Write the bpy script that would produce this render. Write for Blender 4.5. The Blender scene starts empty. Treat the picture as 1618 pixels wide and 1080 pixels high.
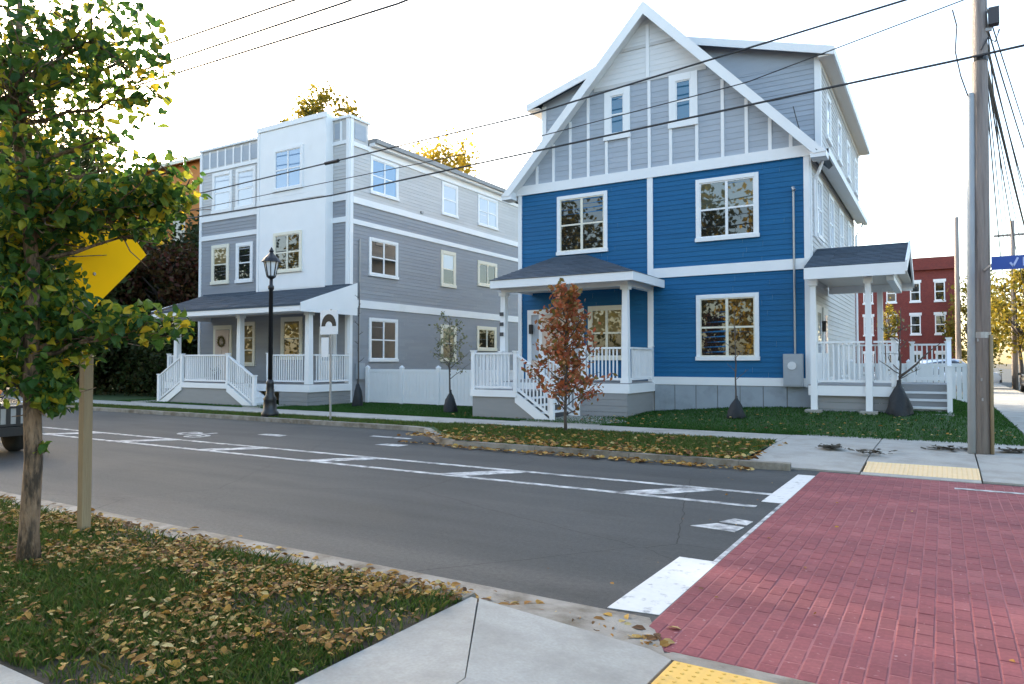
import bpy, math, random
import numpy as np
from mathutils import Vector, Matrix
random.seed(7); rng = np.random.default_rng(7)
SC = bpy.context.scene
COL = SC.collection
R = math.radians

# ------------------------------------------------------------------ camera, sky, sun, exposure
cam = bpy.data.cameras.new('camera'); cam_o = bpy.data.objects.new('camera', cam); COL.objects.link(cam_o)
cam.sensor_width = 36; cam.lens = 36*1125/1618; cam.clip_start = .05; cam.clip_end = 2000
cam_o.location = (0, 0, 1.65); cam_o.rotation_euler = (R(91.6), 0, R(31.2))
SC.camera = cam_o
SUN_EL = R(15.7); SUN_AZ = R(65)          # azimuth counter-clockwise from +Y
sun_dir = Vector((-math.sin(SUN_AZ)*math.cos(SUN_EL), math.cos(SUN_AZ)*math.cos(SUN_EL), math.sin(SUN_EL)))
world = bpy.data.worlds.new('World'); SC.world = world; world.use_nodes = True
wn = world.node_tree.nodes; wl = world.node_tree.links; wn.clear()
sky = wn.new('ShaderNodeTexSky'); sky.sky_type = 'NISHITA'; sky.sun_disc = False
sky.sun_elevation = SUN_EL; sky.sun_rotation = -SUN_AZ; sky.air_density = 1.0; sky.dust_density = 2.2; sky.ozone_density = .45
bg = wn.new('ShaderNodeBackground'); bg.inputs[1].default_value = .15
wo = wn.new('ShaderNodeOutputWorld'); wl.new(sky.outputs[0], bg.inputs[0]); wl.new(bg.outputs[0], wo.inputs[0])
sl = bpy.data.lights.new('sun', 'SUN'); sl.energy = 3.0; sl.angle = R(.5); sl.color = (1, .86, .66)
so = bpy.data.objects.new('sun', sl); COL.objects.link(so); so.rotation_euler = sun_dir.to_track_quat('Z', 'Y').to_euler()
SC.view_settings.view_transform = 'Standard'; SC.view_settings.look = 'None'
SC.view_settings.gamma = 1; SC.view_settings.use_curve_mapping = False
SC.view_settings.exposure = 2.45

# ------------------------------------------------------------------ materials
def lin(r, g, b):
    f = lambda c: c/12.92 if c <= .04045 else ((c+.055)/1.055)**2.4
    return (f(r/255), f(g/255), f(b/255))
def newmat(name):
    m = bpy.data.materials.new(name); m.use_nodes = True; nt = m.node_tree
    return m, nt, nt.nodes['Principled BSDF']
def setc(sock, c): sock.default_value = (*c, 1)
def mat(name, col, rough=.7, var=.18, scale=3, stretch=(1, 1, 1), bump=0, bscale=60, metal=0, spec=.5, island=0, dirt=None, dscale=.8, dlo=.5, dhi=.75):
    m, nt, p = newmat(name); N = nt.nodes; L = nt.links
    tc = N.new('ShaderNodeTexCoord'); mp = N.new('ShaderNodeMapping'); mp.inputs[3].default_value = stretch
    L.new(tc.outputs['Object'], mp.inputs[0])
    n = N.new('ShaderNodeTexNoise'); n.inputs['Scale'].default_value = scale; n.inputs['Detail'].default_value = 6; L.new(mp.outputs[0], n.inputs[0])
    mx = N.new('ShaderNodeMix'); mx.data_type = 'RGBA'; L.new(n.outputs[0], mx.inputs[0])
    setc(mx.inputs[6], [c*(1-var) for c in col]); setc(mx.inputs[7], [min(1, c*(1+var)) for c in col])
    out = mx.outputs[2]
    if dirt:
        n2 = N.new('ShaderNodeTexNoise'); n2.inputs['Scale'].default_value = dscale; n2.inputs['Detail'].default_value = 8; n2.inputs['Roughness'].default_value = .65; L.new(mp.outputs[0], n2.inputs[0])
        mr = N.new('ShaderNodeMapRange'); mr.inputs[1].default_value = dlo; mr.inputs[2].default_value = dhi; L.new(n2.outputs[0], mr.inputs[0])
        m2 = N.new('ShaderNodeMix'); m2.data_type = 'RGBA'; L.new(mr.outputs[0], m2.inputs[0]); L.new(out, m2.inputs[6]); setc(m2.inputs[7], dirt); out = m2.outputs[2]
    if island:
        gi = N.new('ShaderNodeNewGeometry'); mri = N.new('ShaderNodeMapRange'); mri.inputs[3].default_value = 1-island; mri.inputs[4].default_value = 1+island; L.new(gi.outputs['Random Per Island'], mri.inputs[0])
        mi = N.new('ShaderNodeMix'); mi.data_type = 'RGBA'; mi.blend_type = 'MULTIPLY'; mi.inputs[0].default_value = 1; L.new(out, mi.inputs[6]); L.new(mri.outputs[0], mi.inputs[7]); out = mi.outputs[2]
    L.new(out, p.inputs['Base Color']); p.inputs['Roughness'].default_value = rough; p.inputs['Metallic'].default_value = metal
    p.inputs['Specular IOR Level'].default_value = spec
    if bump:
        n3 = N.new('ShaderNodeTexNoise'); n3.inputs['Scale'].default_value = bscale; n3.inputs['Detail'].default_value = 4; L.new(mp.outputs[0], n3.inputs[0])
        b = N.new('ShaderNodeBump'); b.inputs['Strength'].default_value = bump; b.inputs['Distance'].default_value = .02; L.new(n3.outputs[0], b.inputs['Height']); L.new(b.outputs[0], p.inputs['Normal'])
    return m
def ramp_mat(name, cols, src='island', rough=.7, trans=0, spec=.3, noise=None, stain=False):
    """colour picked per loose piece (or per object) from a list"""
    m, nt, p = newmat(name); N = nt.nodes; L = nt.links
    if src == 'island': g = N.new('ShaderNodeNewGeometry'); o = g.outputs['Random Per Island']
    else: g = N.new('ShaderNodeObjectInfo'); o = g.outputs['Random']
    cr = N.new('ShaderNodeValToRGB'); e = cr.color_ramp.elements
    while len(e) < len(cols): e.new(.5)
    for i, c in enumerate(cols): e[i].position = i/(len(cols)-1); e[i].color = (*c, 1)
    L.new(o, cr.inputs[0]); out = cr.outputs[0]
    if noise:
        tc = N.new('ShaderNodeTexCoord'); n = N.new('ShaderNodeTexNoise'); n.inputs['Scale'].default_value = noise[0]; n.inputs['Detail'].default_value = 6; L.new(tc.outputs['Object'], n.inputs[0])
        mx = N.new('ShaderNodeMix'); mx.data_type = 'RGBA'; mx.blend_type = 'MULTIPLY'; mx.inputs[0].default_value = noise[1]; L.new(out, mx.inputs[6])
        c2 = N.new('ShaderNodeValToRGB'); c2.color_ramp.elements[0].position = .3; c2.color_ramp.elements[1].position = .7; L.new(n.outputs[0], c2.inputs[0]); L.new(c2.outputs[0], mx.inputs[7]); out = mx.outputs[2]
    if stain:
        g2 = N.new('ShaderNodeNewGeometry'); mp = N.new('ShaderNodeMapping'); mp.inputs[3].default_value = (.22, 1.5, 1); L.new(g2.outputs['Position'], mp.inputs[0])
        n5 = N.new('ShaderNodeTexNoise'); n5.inputs['Scale'].default_value = 1.1; n5.inputs['Detail'].default_value = 8; n5.inputs['Roughness'].default_value = .62; L.new(mp.outputs[0], n5.inputs[0])
        c5 = N.new('ShaderNodeValToRGB'); c5.color_ramp.elements[0].position = .34; c5.color_ramp.elements[0].color = (.66, .64, .68, 1); c5.color_ramp.elements[1].position = .62; L.new(n5.outputs[0], c5.inputs[0])
        n6 = N.new('ShaderNodeTexNoise'); n6.inputs['Scale'].default_value = 26; n6.inputs['Detail'].default_value = 5; L.new(g2.outputs['Position'], n6.inputs[0])
        c6 = N.new('ShaderNodeMapRange'); c6.inputs[1].default_value = .66; c6.inputs[2].default_value = .74; c6.inputs[4].default_value = .55; L.new(n6.outputs[0], c6.inputs[0])
        m5 = N.new('ShaderNodeMix'); m5.data_type = 'RGBA'; m5.blend_type = 'MULTIPLY'; m5.inputs[0].default_value = 1; L.new(out, m5.inputs[6]); L.new(c5.outputs[0], m5.inputs[7])
        m6 = N.new('ShaderNodeMix'); m6.data_type = 'RGBA'; L.new(c6.outputs[0], m6.inputs[0]); L.new(m5.outputs[2], m6.inputs[6]); setc(m6.inputs[7], (.46, .30, .30)); out = m6.outputs[2]
    L.new(out, p.inputs['Base Color']); p.inputs['Roughness'].default_value = rough; p.inputs['Specular IOR Level'].default_value = spec
    if trans:
        t = N.new('ShaderNodeBsdfTranslucent'); ms = N.new('ShaderNodeMixShader'); ms.inputs[0].default_value = trans
        L.new(out, t.inputs[0]); L.new(p.outputs[0], ms.inputs[1]); L.new(t.outputs[0], ms.inputs[2])
        L.new(ms.outputs[0], N['Material Output'].inputs[0])
    return m
M = {}
M['white'] = mat('white_paint', (.78, .79, .80), .55, .05, 2, dirt=(.62, .60, .56), dlo=.62, dhi=.95)
M['cream'] = mat('cream_sash', (.74, .70, .58), .5, .05, 2)
M['blue'] = mat('blue_siding', (.005, .105, .25), .6, .14, 1.6, (1, 1, 6), island=.05, bump=.15, bscale=25, spec=.3, dirt=(.008, .115, .26), dscale=.7, dlo=.42, dhi=.75)
M['grey'] = mat('grey_siding', (.27, .285, .315), .6, .10, 1.6, (1, 1, 6), island=.05, bump=.15, bscale=25, spec=.3, dirt=(.295, .305, .32), dscale=.6, dlo=.42, dhi=.75)
M['pale'] = mat('pale_siding', (.52, .52, .52), .6, .07, 1.6, (1, 1, 6), island=.05, bump=.1, bscale=25, spec=.3)
M['peak'] = mat('white_gable_siding', (.66, .67, .68), .6, .06, 1.6, (1, 1, 4))
M['slate'] = mat('slate_grey_panel', (.36, .40, .455), .6, .10, 1.6, (1, 1, 4), island=.05, bump=.1, bscale=25, spec=.3)
M['skirt'] = mat('grey_skirt', (.27, .27, .27), .7, .1, 2, (1, 1, 5))
M['concrete'] = mat('concrete', (.365, .35, .315), .88, .22, 55, bump=.22, bscale=260, dirt=(.25, .235, .205), dscale=1.9, dlo=.44, dhi=.72)
M['fconcrete'] = mat('foundation_concrete', (.30, .34, .38), .85, .14, 3, bump=.3, bscale=40, dirt=(.22, .25, .27), dscale=2)
M['kerb'] = mat('kerb_concrete', (.29, .265, .225), .85, .25, 6, bump=.4, bscale=70, dirt=(.11, .085, .055), dscale=2.6, dlo=.42, dhi=.68)
M['joint'] = mat('joint_dark', (.15, .14, .12), .9, .2, 20)
M['earth'] = mat('earth', (.055, .045, .028), .95, .4, 12, bump=.6, bscale=60)
M['roadpaint'] = mat('road_paint', (.60, .60, .59), .7, .10, 8, dirt=(.075, .078, .08), dscale=5, dlo=.38, dhi=.66)
M['freshpaint'] = mat('fresh_road_paint', (.60, .60, .58), .75, .10, 14, dirt=(.16, .16, .16), dscale=9, dlo=.56, dhi=.74)
M['tactile'] = mat('tactile_yellow', (.72, .44, .10), .7, .10, 9, dirt=(.42, .28, .10), dscale=6, dlo=.55, dhi=.8)
M['tactile2'] = mat('tactile_faded', (.74, .54, .30), .7, .10, 9)
M['redbase'] = mat('brick_joint', (.285, .098, .102), .85, .2, 8, bump=.3, bscale=80)
M['black'] = mat('black_metal', (.012, .012, .014), .4, .1, 10)
M['darkgrey'] = mat('dark_grey', (.05, .052, .058), .6, .15, 10)
M['galv'] = mat('galvanised_metal', (.34, .34, .34), .45, .15, 6, metal=.6)
M['meter'] = mat('meter_grey', (.36, .39, .42), .5, .1, 6)
M['bark'] = mat('bark', (.23, .15, .09), .9, .5, 7, (3, 3, .8), bump=1.6, bscale=16, dirt=(.05, .035, .022), dscale=5, dlo=.44, dhi=.58)
M['twig'] = mat('twig_bark', (.085, .07, .062), .9, .25, 10)
M['pole'] = mat('weathered_pole_wood', (.27, .235, .215), .85, .28, 7, (5, 5, .25), bump=.8, bscale=18, dirt=(.12, .10, .09), dscale=2.2, dlo=.5, dhi=.72)
M['guard'] = mat('pole_guard_grey', (.33, .35, .36), .6, .12, 4)
M['wood'] = mat('sign_post_wood', (.27, .205, .12), .8, .2, 8, (4, 4, .3), bump=.4, bscale=20)
M['yellow'] = mat('yellow_sign', (.95, .50, .002), .7, .04, 4, spec=.08)
M['bluesign'] = mat('blue_sign', (.022, .075, .33), .45, .1, 4)
M['letter'] = mat('pale_lettering', (.42, .52, .80), .5, .1, 4)
M['wire'] = mat('wire_black', (.035, .036, .04), .6, .1, 4)
M['bag'] = mat('watering_bag', (.009, .012, .016), .65, .3, 6, bump=.8, bscale=9)
M['carpaint'] = mat('car_paint', (.014, .016, .022), .22, .1, 3, spec=.6)
M['carpale'] = mat('car_pale', (.5, .52, .55), .3, .05, 3)
M['chrome'] = mat('chrome', (.6, .6, .62), .2, .05, 3, metal=.9)
M['tyre'] = mat('tyre', (.02, .02, .02), .8, .2, 10)
M['door'] = mat('door_warm_glow', (.62, .50, .42), .5, .06, 2)  # door colour carries the warm glow under the porch
M['wreath'] = mat('wreath', (.12, .10, .03), .9, .4, 30)
M['lens'] = mat('headlight', (.7, .72, .75), .15, .05, 4)
M['lampglass'] = mat('lamp_glass', (.72, .74, .76), .25, .05, 4)
M['orange'] = mat('orange_siding', (.60, .215, .045), .7, .12, 1.5, (1, 1, 5), bump=.1, bscale=25)
M['soffit'] = mat('soffit', (.70, .64, .58), .6, .05, 3)
M['redbrick'] = None
def asphalt():
    m, nt, p = newmat('asphalt'); N = nt.nodes; L = nt.links
    tc = N.new('ShaderNodeTexCoord')
    a = N.new('ShaderNodeTexNoise'); a.inputs['Scale'].default_value = .35; a.inputs['Detail'].default_value = 7; L.new(tc.outputs['Object'], a.inputs[0])
    st = N.new('ShaderNodeMapping'); st.inputs[3].default_value = (.12, 1.6, 1); L.new(tc.outputs['Object'], st.inputs[0])
    s = N.new('ShaderNodeTexNoise'); s.inputs['Scale'].default_value = 1.2; s.inputs['Detail'].default_value = 9; s.inputs['Roughness'].default_value = .62; L.new(st.outputs[0], s.inputs[0])
    f = N.new('ShaderNodeTexNoise'); f.inputs['Scale'].default_value = 90; f.inputs['Detail'].default_value = 6; f.inputs['Roughness'].default_value = .75; L.new(tc.outputs['Object'], f.inputs[0])
    ad = N.new('ShaderNodeMath'); ad.operation = 'ADD'; L.new(a.outputs[0], ad.inputs[0]); L.new(s.outputs[0], ad.inputs[1])
    ad2 = N.new('ShaderNodeMath'); ad2.operation = 'MULTIPLY_ADD'; ad2.inputs[1].default_value = 1.0; L.new(f.outputs[0], ad2.inputs[0]); L.new(ad.outputs[0], ad2.inputs[2])
    cr = N.new('ShaderNodeValToRGB'); e = cr.color_ramp.elements
    e[0].position = .45; e[0].color = (.027, .0315, .033, 1); e[1].position = .80; e[1].color = (.068, .072, .072, 1)
    dv = N.new('ShaderNodeMath'); dv.operation = 'DIVIDE'; dv.inputs[1].default_value = 2.4; L.new(ad2.outputs[0], dv.inputs[0]); L.new(dv.outputs[0], cr.inputs[0])
    # dust that collects by the near gutter
    sx = N.new('ShaderNodeSeparateXYZ'); L.new(tc.outputs['Object'], sx.inputs[0])
    mr = N.new('ShaderNodeMapRange'); mr.inputs[1].default_value = 5.3; mr.inputs[2].default_value = 4.1; L.new(sx.outputs[1], mr.inputs[0])
    mu = N.new('ShaderNodeMath'); mu.operation = 'MULTIPLY'; L.new(mr.outputs[0], mu.inputs[0]); L.new(s.outputs[0], mu.inputs[1])
    mx = N.new('ShaderNodeMix'); mx.data_type = 'RGBA'; L.new(mu.outputs[0], mx.inputs[0]); L.new(cr.outputs[0], mx.inputs[6]); setc(mx.inputs[7], (.17, .155, .135))
    # hairline cracks
    v = N.new('ShaderNodeTexVoronoi'); v.feature = 'DISTANCE_TO_EDGE'; v.inputs['Scale'].default_value = .28
    dn = N.new('ShaderNodeMix'); dn.data_type = 'RGBA'; dn.inputs[0].default_value = .12; n4 = N.new('ShaderNodeTexNoise'); n4.inputs['Scale'].default_value = 2; n4.inputs['Detail'].default_value = 6
    L.new(tc.outputs['Object'], n4.inputs[0]); L.new(tc.outputs['Object'], dn.inputs[6]); L.new(n4.outputs[1], dn.inputs[7]); L.new(dn.outputs[2], v.inputs[0])
    lt = N.new('ShaderNodeMath'); lt.operation = 'LESS_THAN'; lt.inputs[1].default_value = .0011; L.new(v.outputs[0], lt.inputs[0])
    m3 = N.new('ShaderNodeMix'); m3.data_type = 'RGBA'; L.new(lt.outputs[0], m3.inputs[0]); L.new(mx.outputs[2], m3.inputs[6]); setc(m3.inputs[7], (.02, .02, .02))
    o_ = N.new('ShaderNodeTexNoise'); o_.inputs['Scale'].default_value = .9; o_.inputs['Detail'].default_value = 7; o_.inputs['Roughness'].default_value = .6; mo = N.new('ShaderNodeMapping'); mo.inputs[1].default_value = (7.3, 2.1, 0); mo.inputs[3].default_value = (.5, 1.2, 1); L.new(tc.outputs['Object'], mo.inputs[0]); L.new(mo.outputs[0], o_.inputs[0])
    mro = N.new('ShaderNodeMapRange'); mro.inputs[1].default_value = .56; mro.inputs[2].default_value = .74; mro.inputs[4].default_value = .6; L.new(o_.outputs[0], mro.inputs[0])
    m4 = N.new('ShaderNodeMix'); m4.data_type = 'RGBA'; L.new(mro.outputs[0], m4.inputs[0]); L.new(m3.outputs[2], m4.inputs[6]); setc(m4.inputs[7], (.026, .027, .027))
    ag = N.new('ShaderNodeTexNoise'); ag.inputs['Scale'].default_value = 24; ag.inputs['Detail'].default_value = 9; ag.inputs['Roughness'].default_value = .85; L.new(tc.outputs['Object'], ag.inputs[0])
    mag = N.new('ShaderNodeMapRange'); mag.inputs[1].default_value = .3; mag.inputs[2].default_value = .7; mag.inputs[3].default_value = .62; mag.inputs[4].default_value = 1.42; L.new(ag.outputs[0], mag.inputs[0])
    m7 = N.new('ShaderNodeMix'); m7.data_type = 'RGBA'; m7.blend_type = 'MULTIPLY'; m7.inputs[0].default_value = 1; L.new(m4.outputs[2], m7.inputs[6]); L.new(mag.outputs[0], m7.inputs[7])
    L.new(m7.outputs[2], p.inputs['Base Color']); p.inputs['Roughness'].default_value = .8; p.inputs['Specular IOR Level'].default_value = .35
    b = N.new('ShaderNodeBump'); b.inputs['Strength'].default_value = .6; b.inputs['Distance'].default_value = .012; L.new(f.outputs[0], b.inputs['Height']); L.new(b.outputs[0], p.inputs['Normal'])
    return m
M['asphalt'] = asphalt()
def shingle(name, c):
    m, nt, p = newmat(name); N = nt.nodes; L = nt.links
    g = N.new('ShaderNodeNewGeometry')
    n = N.new('ShaderNodeTexNoise'); n.inputs['Scale'].default_value = 25; L.new(g.outputs['Position'], n.inputs[0])
    mx = N.new('ShaderNodeMix'); mx.data_type = 'RGBA'; L.new(n.outputs[0], mx.inputs[0]); setc(mx.inputs[6], [x*.6 for x in c]); setc(mx.inputs[7], [x*1.5 for x in c])
    m2 = N.new('ShaderNodeMix'); m2.data_type = 'RGBA'; m2.blend_type = 'MULTIPLY'; m2.inputs[0].default_value = .5
    L.new(mx.outputs[2], m2.inputs[6]); mr = N.new('ShaderNodeMapRange'); mr.inputs[3].default_value = .6; mr.inputs[4].default_value = 1.3; L.new(g.outputs['Random Per Island'], mr.inputs[0]); L.new(mr.outputs[0], m2.inputs[7])
    L.new(m2.outputs[2], p.inputs['Base Color']); p.inputs['Roughness'].default_value = .85
    return m
M['shingle'] = shingle('roof_shingle', (.045, .066, .092))
def glass(name, tint, ior=2.1):
    m, nt, p = newmat(name); N = nt.nodes; L = nt.links
    p.inputs['Base Color'].default_value = (*tint, 1); p.inputs['Roughness'].default_value = .5; p.inputs['Specular IOR Level'].default_value = 0
    g = N.new('ShaderNodeBsdfGlossy'); g.inputs['Roughness'].default_value = .015; g.inputs[0].default_value = (.96, .98, 1, 1)
    f = N.new('ShaderNodeFresnel'); f.inputs[0].default_value = ior
    ms = N.new('ShaderNodeMixShader'); L.new(f.outputs[0], ms.inputs[0]); L.new(p.outputs[0], ms.inputs[1]); L.new(g.outputs[0], ms.inputs[2]); L.new(ms.outputs[0], N['Material Output'].inputs[0])
    return m
M['glass'] = glass('window_glass', (.010, .013, .014), 1.9)
M['skyglass'] = glass('window_glass_sky_tint', (.13, .26, .44), 2.2)  # bright sky reflection put into the pane base colour
M['blueglass'] = glass('small_gable_glass_sky_tint', (.008, .10, .19), 2.0)  # blue sky reflection mixed into the base tint
M['paleglass'] = glass('window_glass_pale_blind', (.45, .50, .58), 2.0)
M['warmglass'] = glass('window_glass_tan', (.20, .15, .07), 1.9)  # pane base colour tinted tan
M['greenglass'] = glass('window_glass_grey_green', (.055, .065, .05), 2.1)  # pane base colour tinted grey-green
M['carglass'] = glass('car_glass', (.008, .009, .01), 1.6)
brickcols = [(.255, .070, .076), (.285, .078, .082), (.31, .088, .092), (.27, .074, .080), (.33, .104, .106), (.295, .082, .085), (.265, .076, .084)]
M['brick'] = ramp_mat('paving_brick', brickcols, 'object', .75, noise=(30, .25), stain=True)
M['brick_i'] = ramp_mat('paving_brick_far', brickcols, 'island', .75, noise=(30, .25), stain=True)
leafcols = [(.024, .068, .017), (.040, .105, .020), (.030, .085, .026), (.065, .145, .022), (.036, .095, .017), (.20, .26, .028), (.042, .11, .022), (.13, .20, .024), (.36, .34, .03), (.48, .33, .02)]
M['leaf'] = ramp_mat('leaf_green', leafcols, 'object', .5, .46)
M['leaf_i'] = ramp_mat('leaf_green_mass', leafcols, 'island', .5, .46)
deadcols = [(.24, .11, .025), (.38, .20, .04), (.11, .05, .02), (.46, .29, .07), (.32, .15, .03), (.09, .045, .02), (.20, .09, .025), (.44, .24, .03), (.52, .40, .17), (.30, .16, .04)]
M['dead'] = ramp_mat('dead_leaf', deadcols, 'object', .75, .15)
M['dead_i'] = ramp_mat('dead_leaf_mass', deadcols, 'island', .75, .15)
M['grass'] = ramp_mat('grass', [(.040, .085, .012), (.060, .12, .018), (.085, .15, .022), (.05, .10, .015), (.17, .15, .05), (.065, .13, .018), (.12, .10, .035)], 'island', .6, .3)
M['lawn'] = ramp_mat('lawn_grass', [(.022, .070, .010), (.030, .095, .014), (.042, .12, .016), (.034, .10, .014)], 'island', .6, .3)
M['lawnbase'] = mat('lawn_base', (.030, .068, .014), .95, .4, 6)
M['fol_dark'] = ramp_mat('dark_foliage', [(.016, .030, .008), (.026, .048, .010), (.035, .055, .012), (.03, .04, .012), (.06, .05, .012)], 'island', .6, .35)  # leaf colours kept dark to stand for backlit shade
M['fol_redd'] = ramp_mat('dark_red_foliage', [(.055, .022, .012), (.085, .022, .014), (.035, .032, .010), (.10, .05, .015), (.03, .04, .01)], 'island', .6, .35)
M['fol_orange'] = ramp_mat('orange_foliage', [(.62, .23, .035), (.72, .30, .05), (.55, .18, .03), (.66, .32, .07)], 'island', .6, .5)
M['fol_yellow'] = ramp_mat('yellow_foliage', [(.42, .28, .02), (.52, .36, .03), (.30, .22, .03), (.60, .42, .05), (.20, .17, .03)], 'island', .6, .5)
M['fol_olive'] = ramp_mat('olive_foliage', [(.16, .14, .02), (.24, .18, .02), (.09, .10, .018), (.34, .24, .03)], 'island', .6, .45)
M['fol_red'] = ramp_mat('autumn_red_foliage', [(.36, .085, .04), (.44, .13, .05), (.24, .10, .03), (.15, .13, .03), (.46, .18, .08), (.30, .07, .035), (.17, .14, .035)], 'island', .6, .35)
M['fol_pale'] = ramp_mat('pale_foliage', [(.14, .16, .08), (.22, .22, .12), (.30, .28, .18), (.10, .12, .06)], 'island', .6, .35)

# ------------------------------------------------------------------ mesh helpers
class MB:
    def __init__(s): s.v = []; s.f = []
    def add(s, vs, fs):
        o = len(s.v); s.v += [tuple(v) for v in vs]; s.f += [tuple(i+o for i in f) for f in fs]; return s
    def box(s, x0, x1, y0, y1, z0, z1):
        x0, x1 = min(x0, x1), max(x0, x1); y0, y1 = min(y0, y1), max(y0, y1); z0, z1 = min(z0, z1), max(z0, z1)
        return s.add([(x0, y0, z0), (x1, y0, z0), (x1, y1, z0), (x0, y1, z0), (x0, y0, z1), (x1, y0, z1), (x1, y1, z1), (x0, y1, z1)],
                     [(3, 2, 1, 0), (4, 5, 6, 7), (0, 1, 5, 4), (1, 2, 6, 5), (2, 3, 7, 6), (3, 0, 4, 7)])
    def hexa(s, b, t):
        return s.add(list(b)+list(t), [(3, 2, 1, 0), (4, 5, 6, 7), (0, 1, 5, 4), (1, 2, 6, 5), (2, 3, 7, 6), (3, 0, 4, 7)])
    def beam(s, p, q, w, h, up=(0, 0, 1)):
        p, q = Vector(p), Vector(q); d = (q-p).normalized(); a = d.cross(Vector(up)).normalized(); b = a.cross(d)
        a *= w/2; b *= h/2
        return s.hexa([p-a-b, p+a-b, p+a+b, p-a+b], [q-a-b, q+a-b, q+a+b, q-a+b])
    def prism(s, poly, vec):
        n = len(poly); vec = Vector(vec); a = [Vector(p) for p in poly]
        return s.add(a+[p+vec for p in a], [tuple(range(n))[::-1], tuple(range(n, 2*n))]+[(i, (i+1) % n, n+(i+1) % n, n+i) for i in range(n)])
    def tube(s, pts, r, n=8, cap=True):
        pts = [Vector(p) for p in pts]; k = len(pts); rs = r if isinstance(r, (list, tuple)) else [r]*k
        vs = []; fs = []
        ref = Vector((0, 0, 1))
        for i, p in enumerate(pts):
            d = (pts[min(i+1, k-1)]-pts[max(i-1, 0)]).normalized()
            if abs(d.dot(ref)) > .95: ref = Vector((1, 0, 0)) if abs(d.x) < .9 else Vector((0, 1, 0))
            a = d.cross(ref).normalized(); b = d.cross(a); ref = b.cross(d) if False else ref
            for j in range(n):
                t = 2*math.pi*j/n; vs.append(p+(a*math.cos(t)+b*math.sin(t))*rs[i])
        for i in range(k-1):
            for j in range(n): fs.append((i*n+j, i*n+(j+1) % n, (i+1)*n+(j+1) % n, (i+1)*n+j))
        if cap: fs += [tuple(range(n))[::-1], tuple(range((k-1)*n, k*n))]
        return s.add(vs, fs)
    def lathe(s, prof, c=(0, 0, 0), n=16, axis='z'):
        vs = []; fs = []; c = Vector(c)
        for r, z in prof:
            for j in range(n):
                t = 2*math.pi*j/n; x, y = r*math.cos(t), r*math.sin(t)
                vs.append(c+Vector((x, y, z) if axis == 'z' else (x, z, y) if axis == 'y' else (z, x, y)))
        k = len(prof)
        for i in range(k-1):
            for j in range(n): fs.append((i*n+j, i*n+(j+1) % n, (i+1)*n+(j+1) % n, (i+1)*n+j))
        fs += [tuple(range(n))[::-1], tuple(range((k-1)*n, k*n))]
        return s.add(vs, fs)
    def mesh(s, name, org=(0, 0, 0), smooth=False):
        me = bpy.data.meshes.new(name); o = Vector(org)
        me.from_pydata([Vector(v)-o for v in s.v], [], s.f)
        if smooth: me.polygons.foreach_set('use_smooth', [True]*len(me.polygons))
        me.update(); return me
def npmesh(name, verts, faces, k):
    """verts (N,3), faces (M,k)"""
    me = bpy.data.meshes.new(name); me.vertices.add(len(verts)); me.vertices.foreach_set('co', np.asarray(verts, np.float32).ravel())
    m = len(faces); me.loops.add(m*k); me.loops.foreach_set('vertex_index', np.asarray(faces, np.int32).ravel())
    me.polygons.add(m); me.polygons.foreach_set('loop_start', np.arange(0, m*k, k, dtype=np.int32)); me.update(calc_edges=True)
    return me
ORG = {}
def link(name, me, m, parent=None, loc=None, kind=None, label=None):
    o = bpy.data.objects.new(name, me); COL.objects.link(o)
    if m and not me.materials: me.materials.append(m)
    if parent: o.parent = parent
    if loc is not None: o.location = loc
    if kind: o['kind'] = kind
    if label: o['label'] = label
    return o
def part(name, mb, m, parent, smooth=False, kind=None, label=None):
    """a piece given in world coordinates, placed under its thing"""
    root = parent
    while root.parent: root = root.parent
    return link(name, mb.mesh(name, ORG.get(root.name, (0, 0, 0)), smooth), M[m] if isinstance(m, str) else m, parent, kind=kind, label=label)
def thing(name, label, cat, loc=(0, 0, 0), group=None):
    o = bpy.data.objects.new(name, None); COL.objects.link(o); o.location = loc; o.empty_display_size = .2
    o['label'] = label; o['category'] = cat
    if group: o['group'] = group
    ORG[o.name] = Vector(loc); return o
def tag(o, label, cat, group=None):
    o['label'] = label; o['category'] = cat
    if group: o['group'] = group
    return o
def struct(name, mb, m, smooth=False):
    return link(name, mb.mesh(name, smooth=smooth) if isinstance(mb, MB) else mb, M[m] if isinstance(m, str) else m, kind='structure')
def smoothstep(a, b, x): t = np.clip((x-a)/(b-a), 0, 1); return t*t*(3-2*t)

# ------------------------------------------------------------------ ground
struct('ground', MB().box(-500, 500, -500, 700, -.4, -.06), 'earth')
struct('road', MB().box(-140, 60, 3.9, 13.45, -.05, 0), 'asphalt')
struct('side_street', MB().box(3.4, 12.5, 13.46, 260, -.05, -.001), 'asphalt')
struct('side_street', MB().box(3.4, 12.5, -120, 3.89, -.05, -.001), 'asphalt')
def strip(path, w, z0, z1):
    """kerb-like bar of width w laid along a path, on its left side"""
    mb = MB(); P = [Vector((x, y, 0)) for x, y in path]; n = len(P); off = []
    for i in range(n):
        d0 = (P[i]-P[i-1]).normalized() if i else (P[1]-P[0]).normalized()
        d1 = (P[i+1]-P[i]).normalized() if i < n-1 else d0
        t = (d0+d1).normalized(); nn = Vector((-t.y, t.x, 0)); off.append(nn*(w/max(.3, nn.dot(Vector((-d0.y, d0.x, 0))))))
    for i in range(n-1):
        a, b, c, d = P[i], P[i+1], P[i+1]+off[i+1], P[i]+off[i]
        mb.hexa([(*a.xy, z0), (*b.xy, z0), (*c.xy, z0), (*d.xy, z0)], [(*a.xy, z1), (*b.xy, z1), (*c.xy, z1), (*d.xy, z1)])
    return mb
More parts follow.
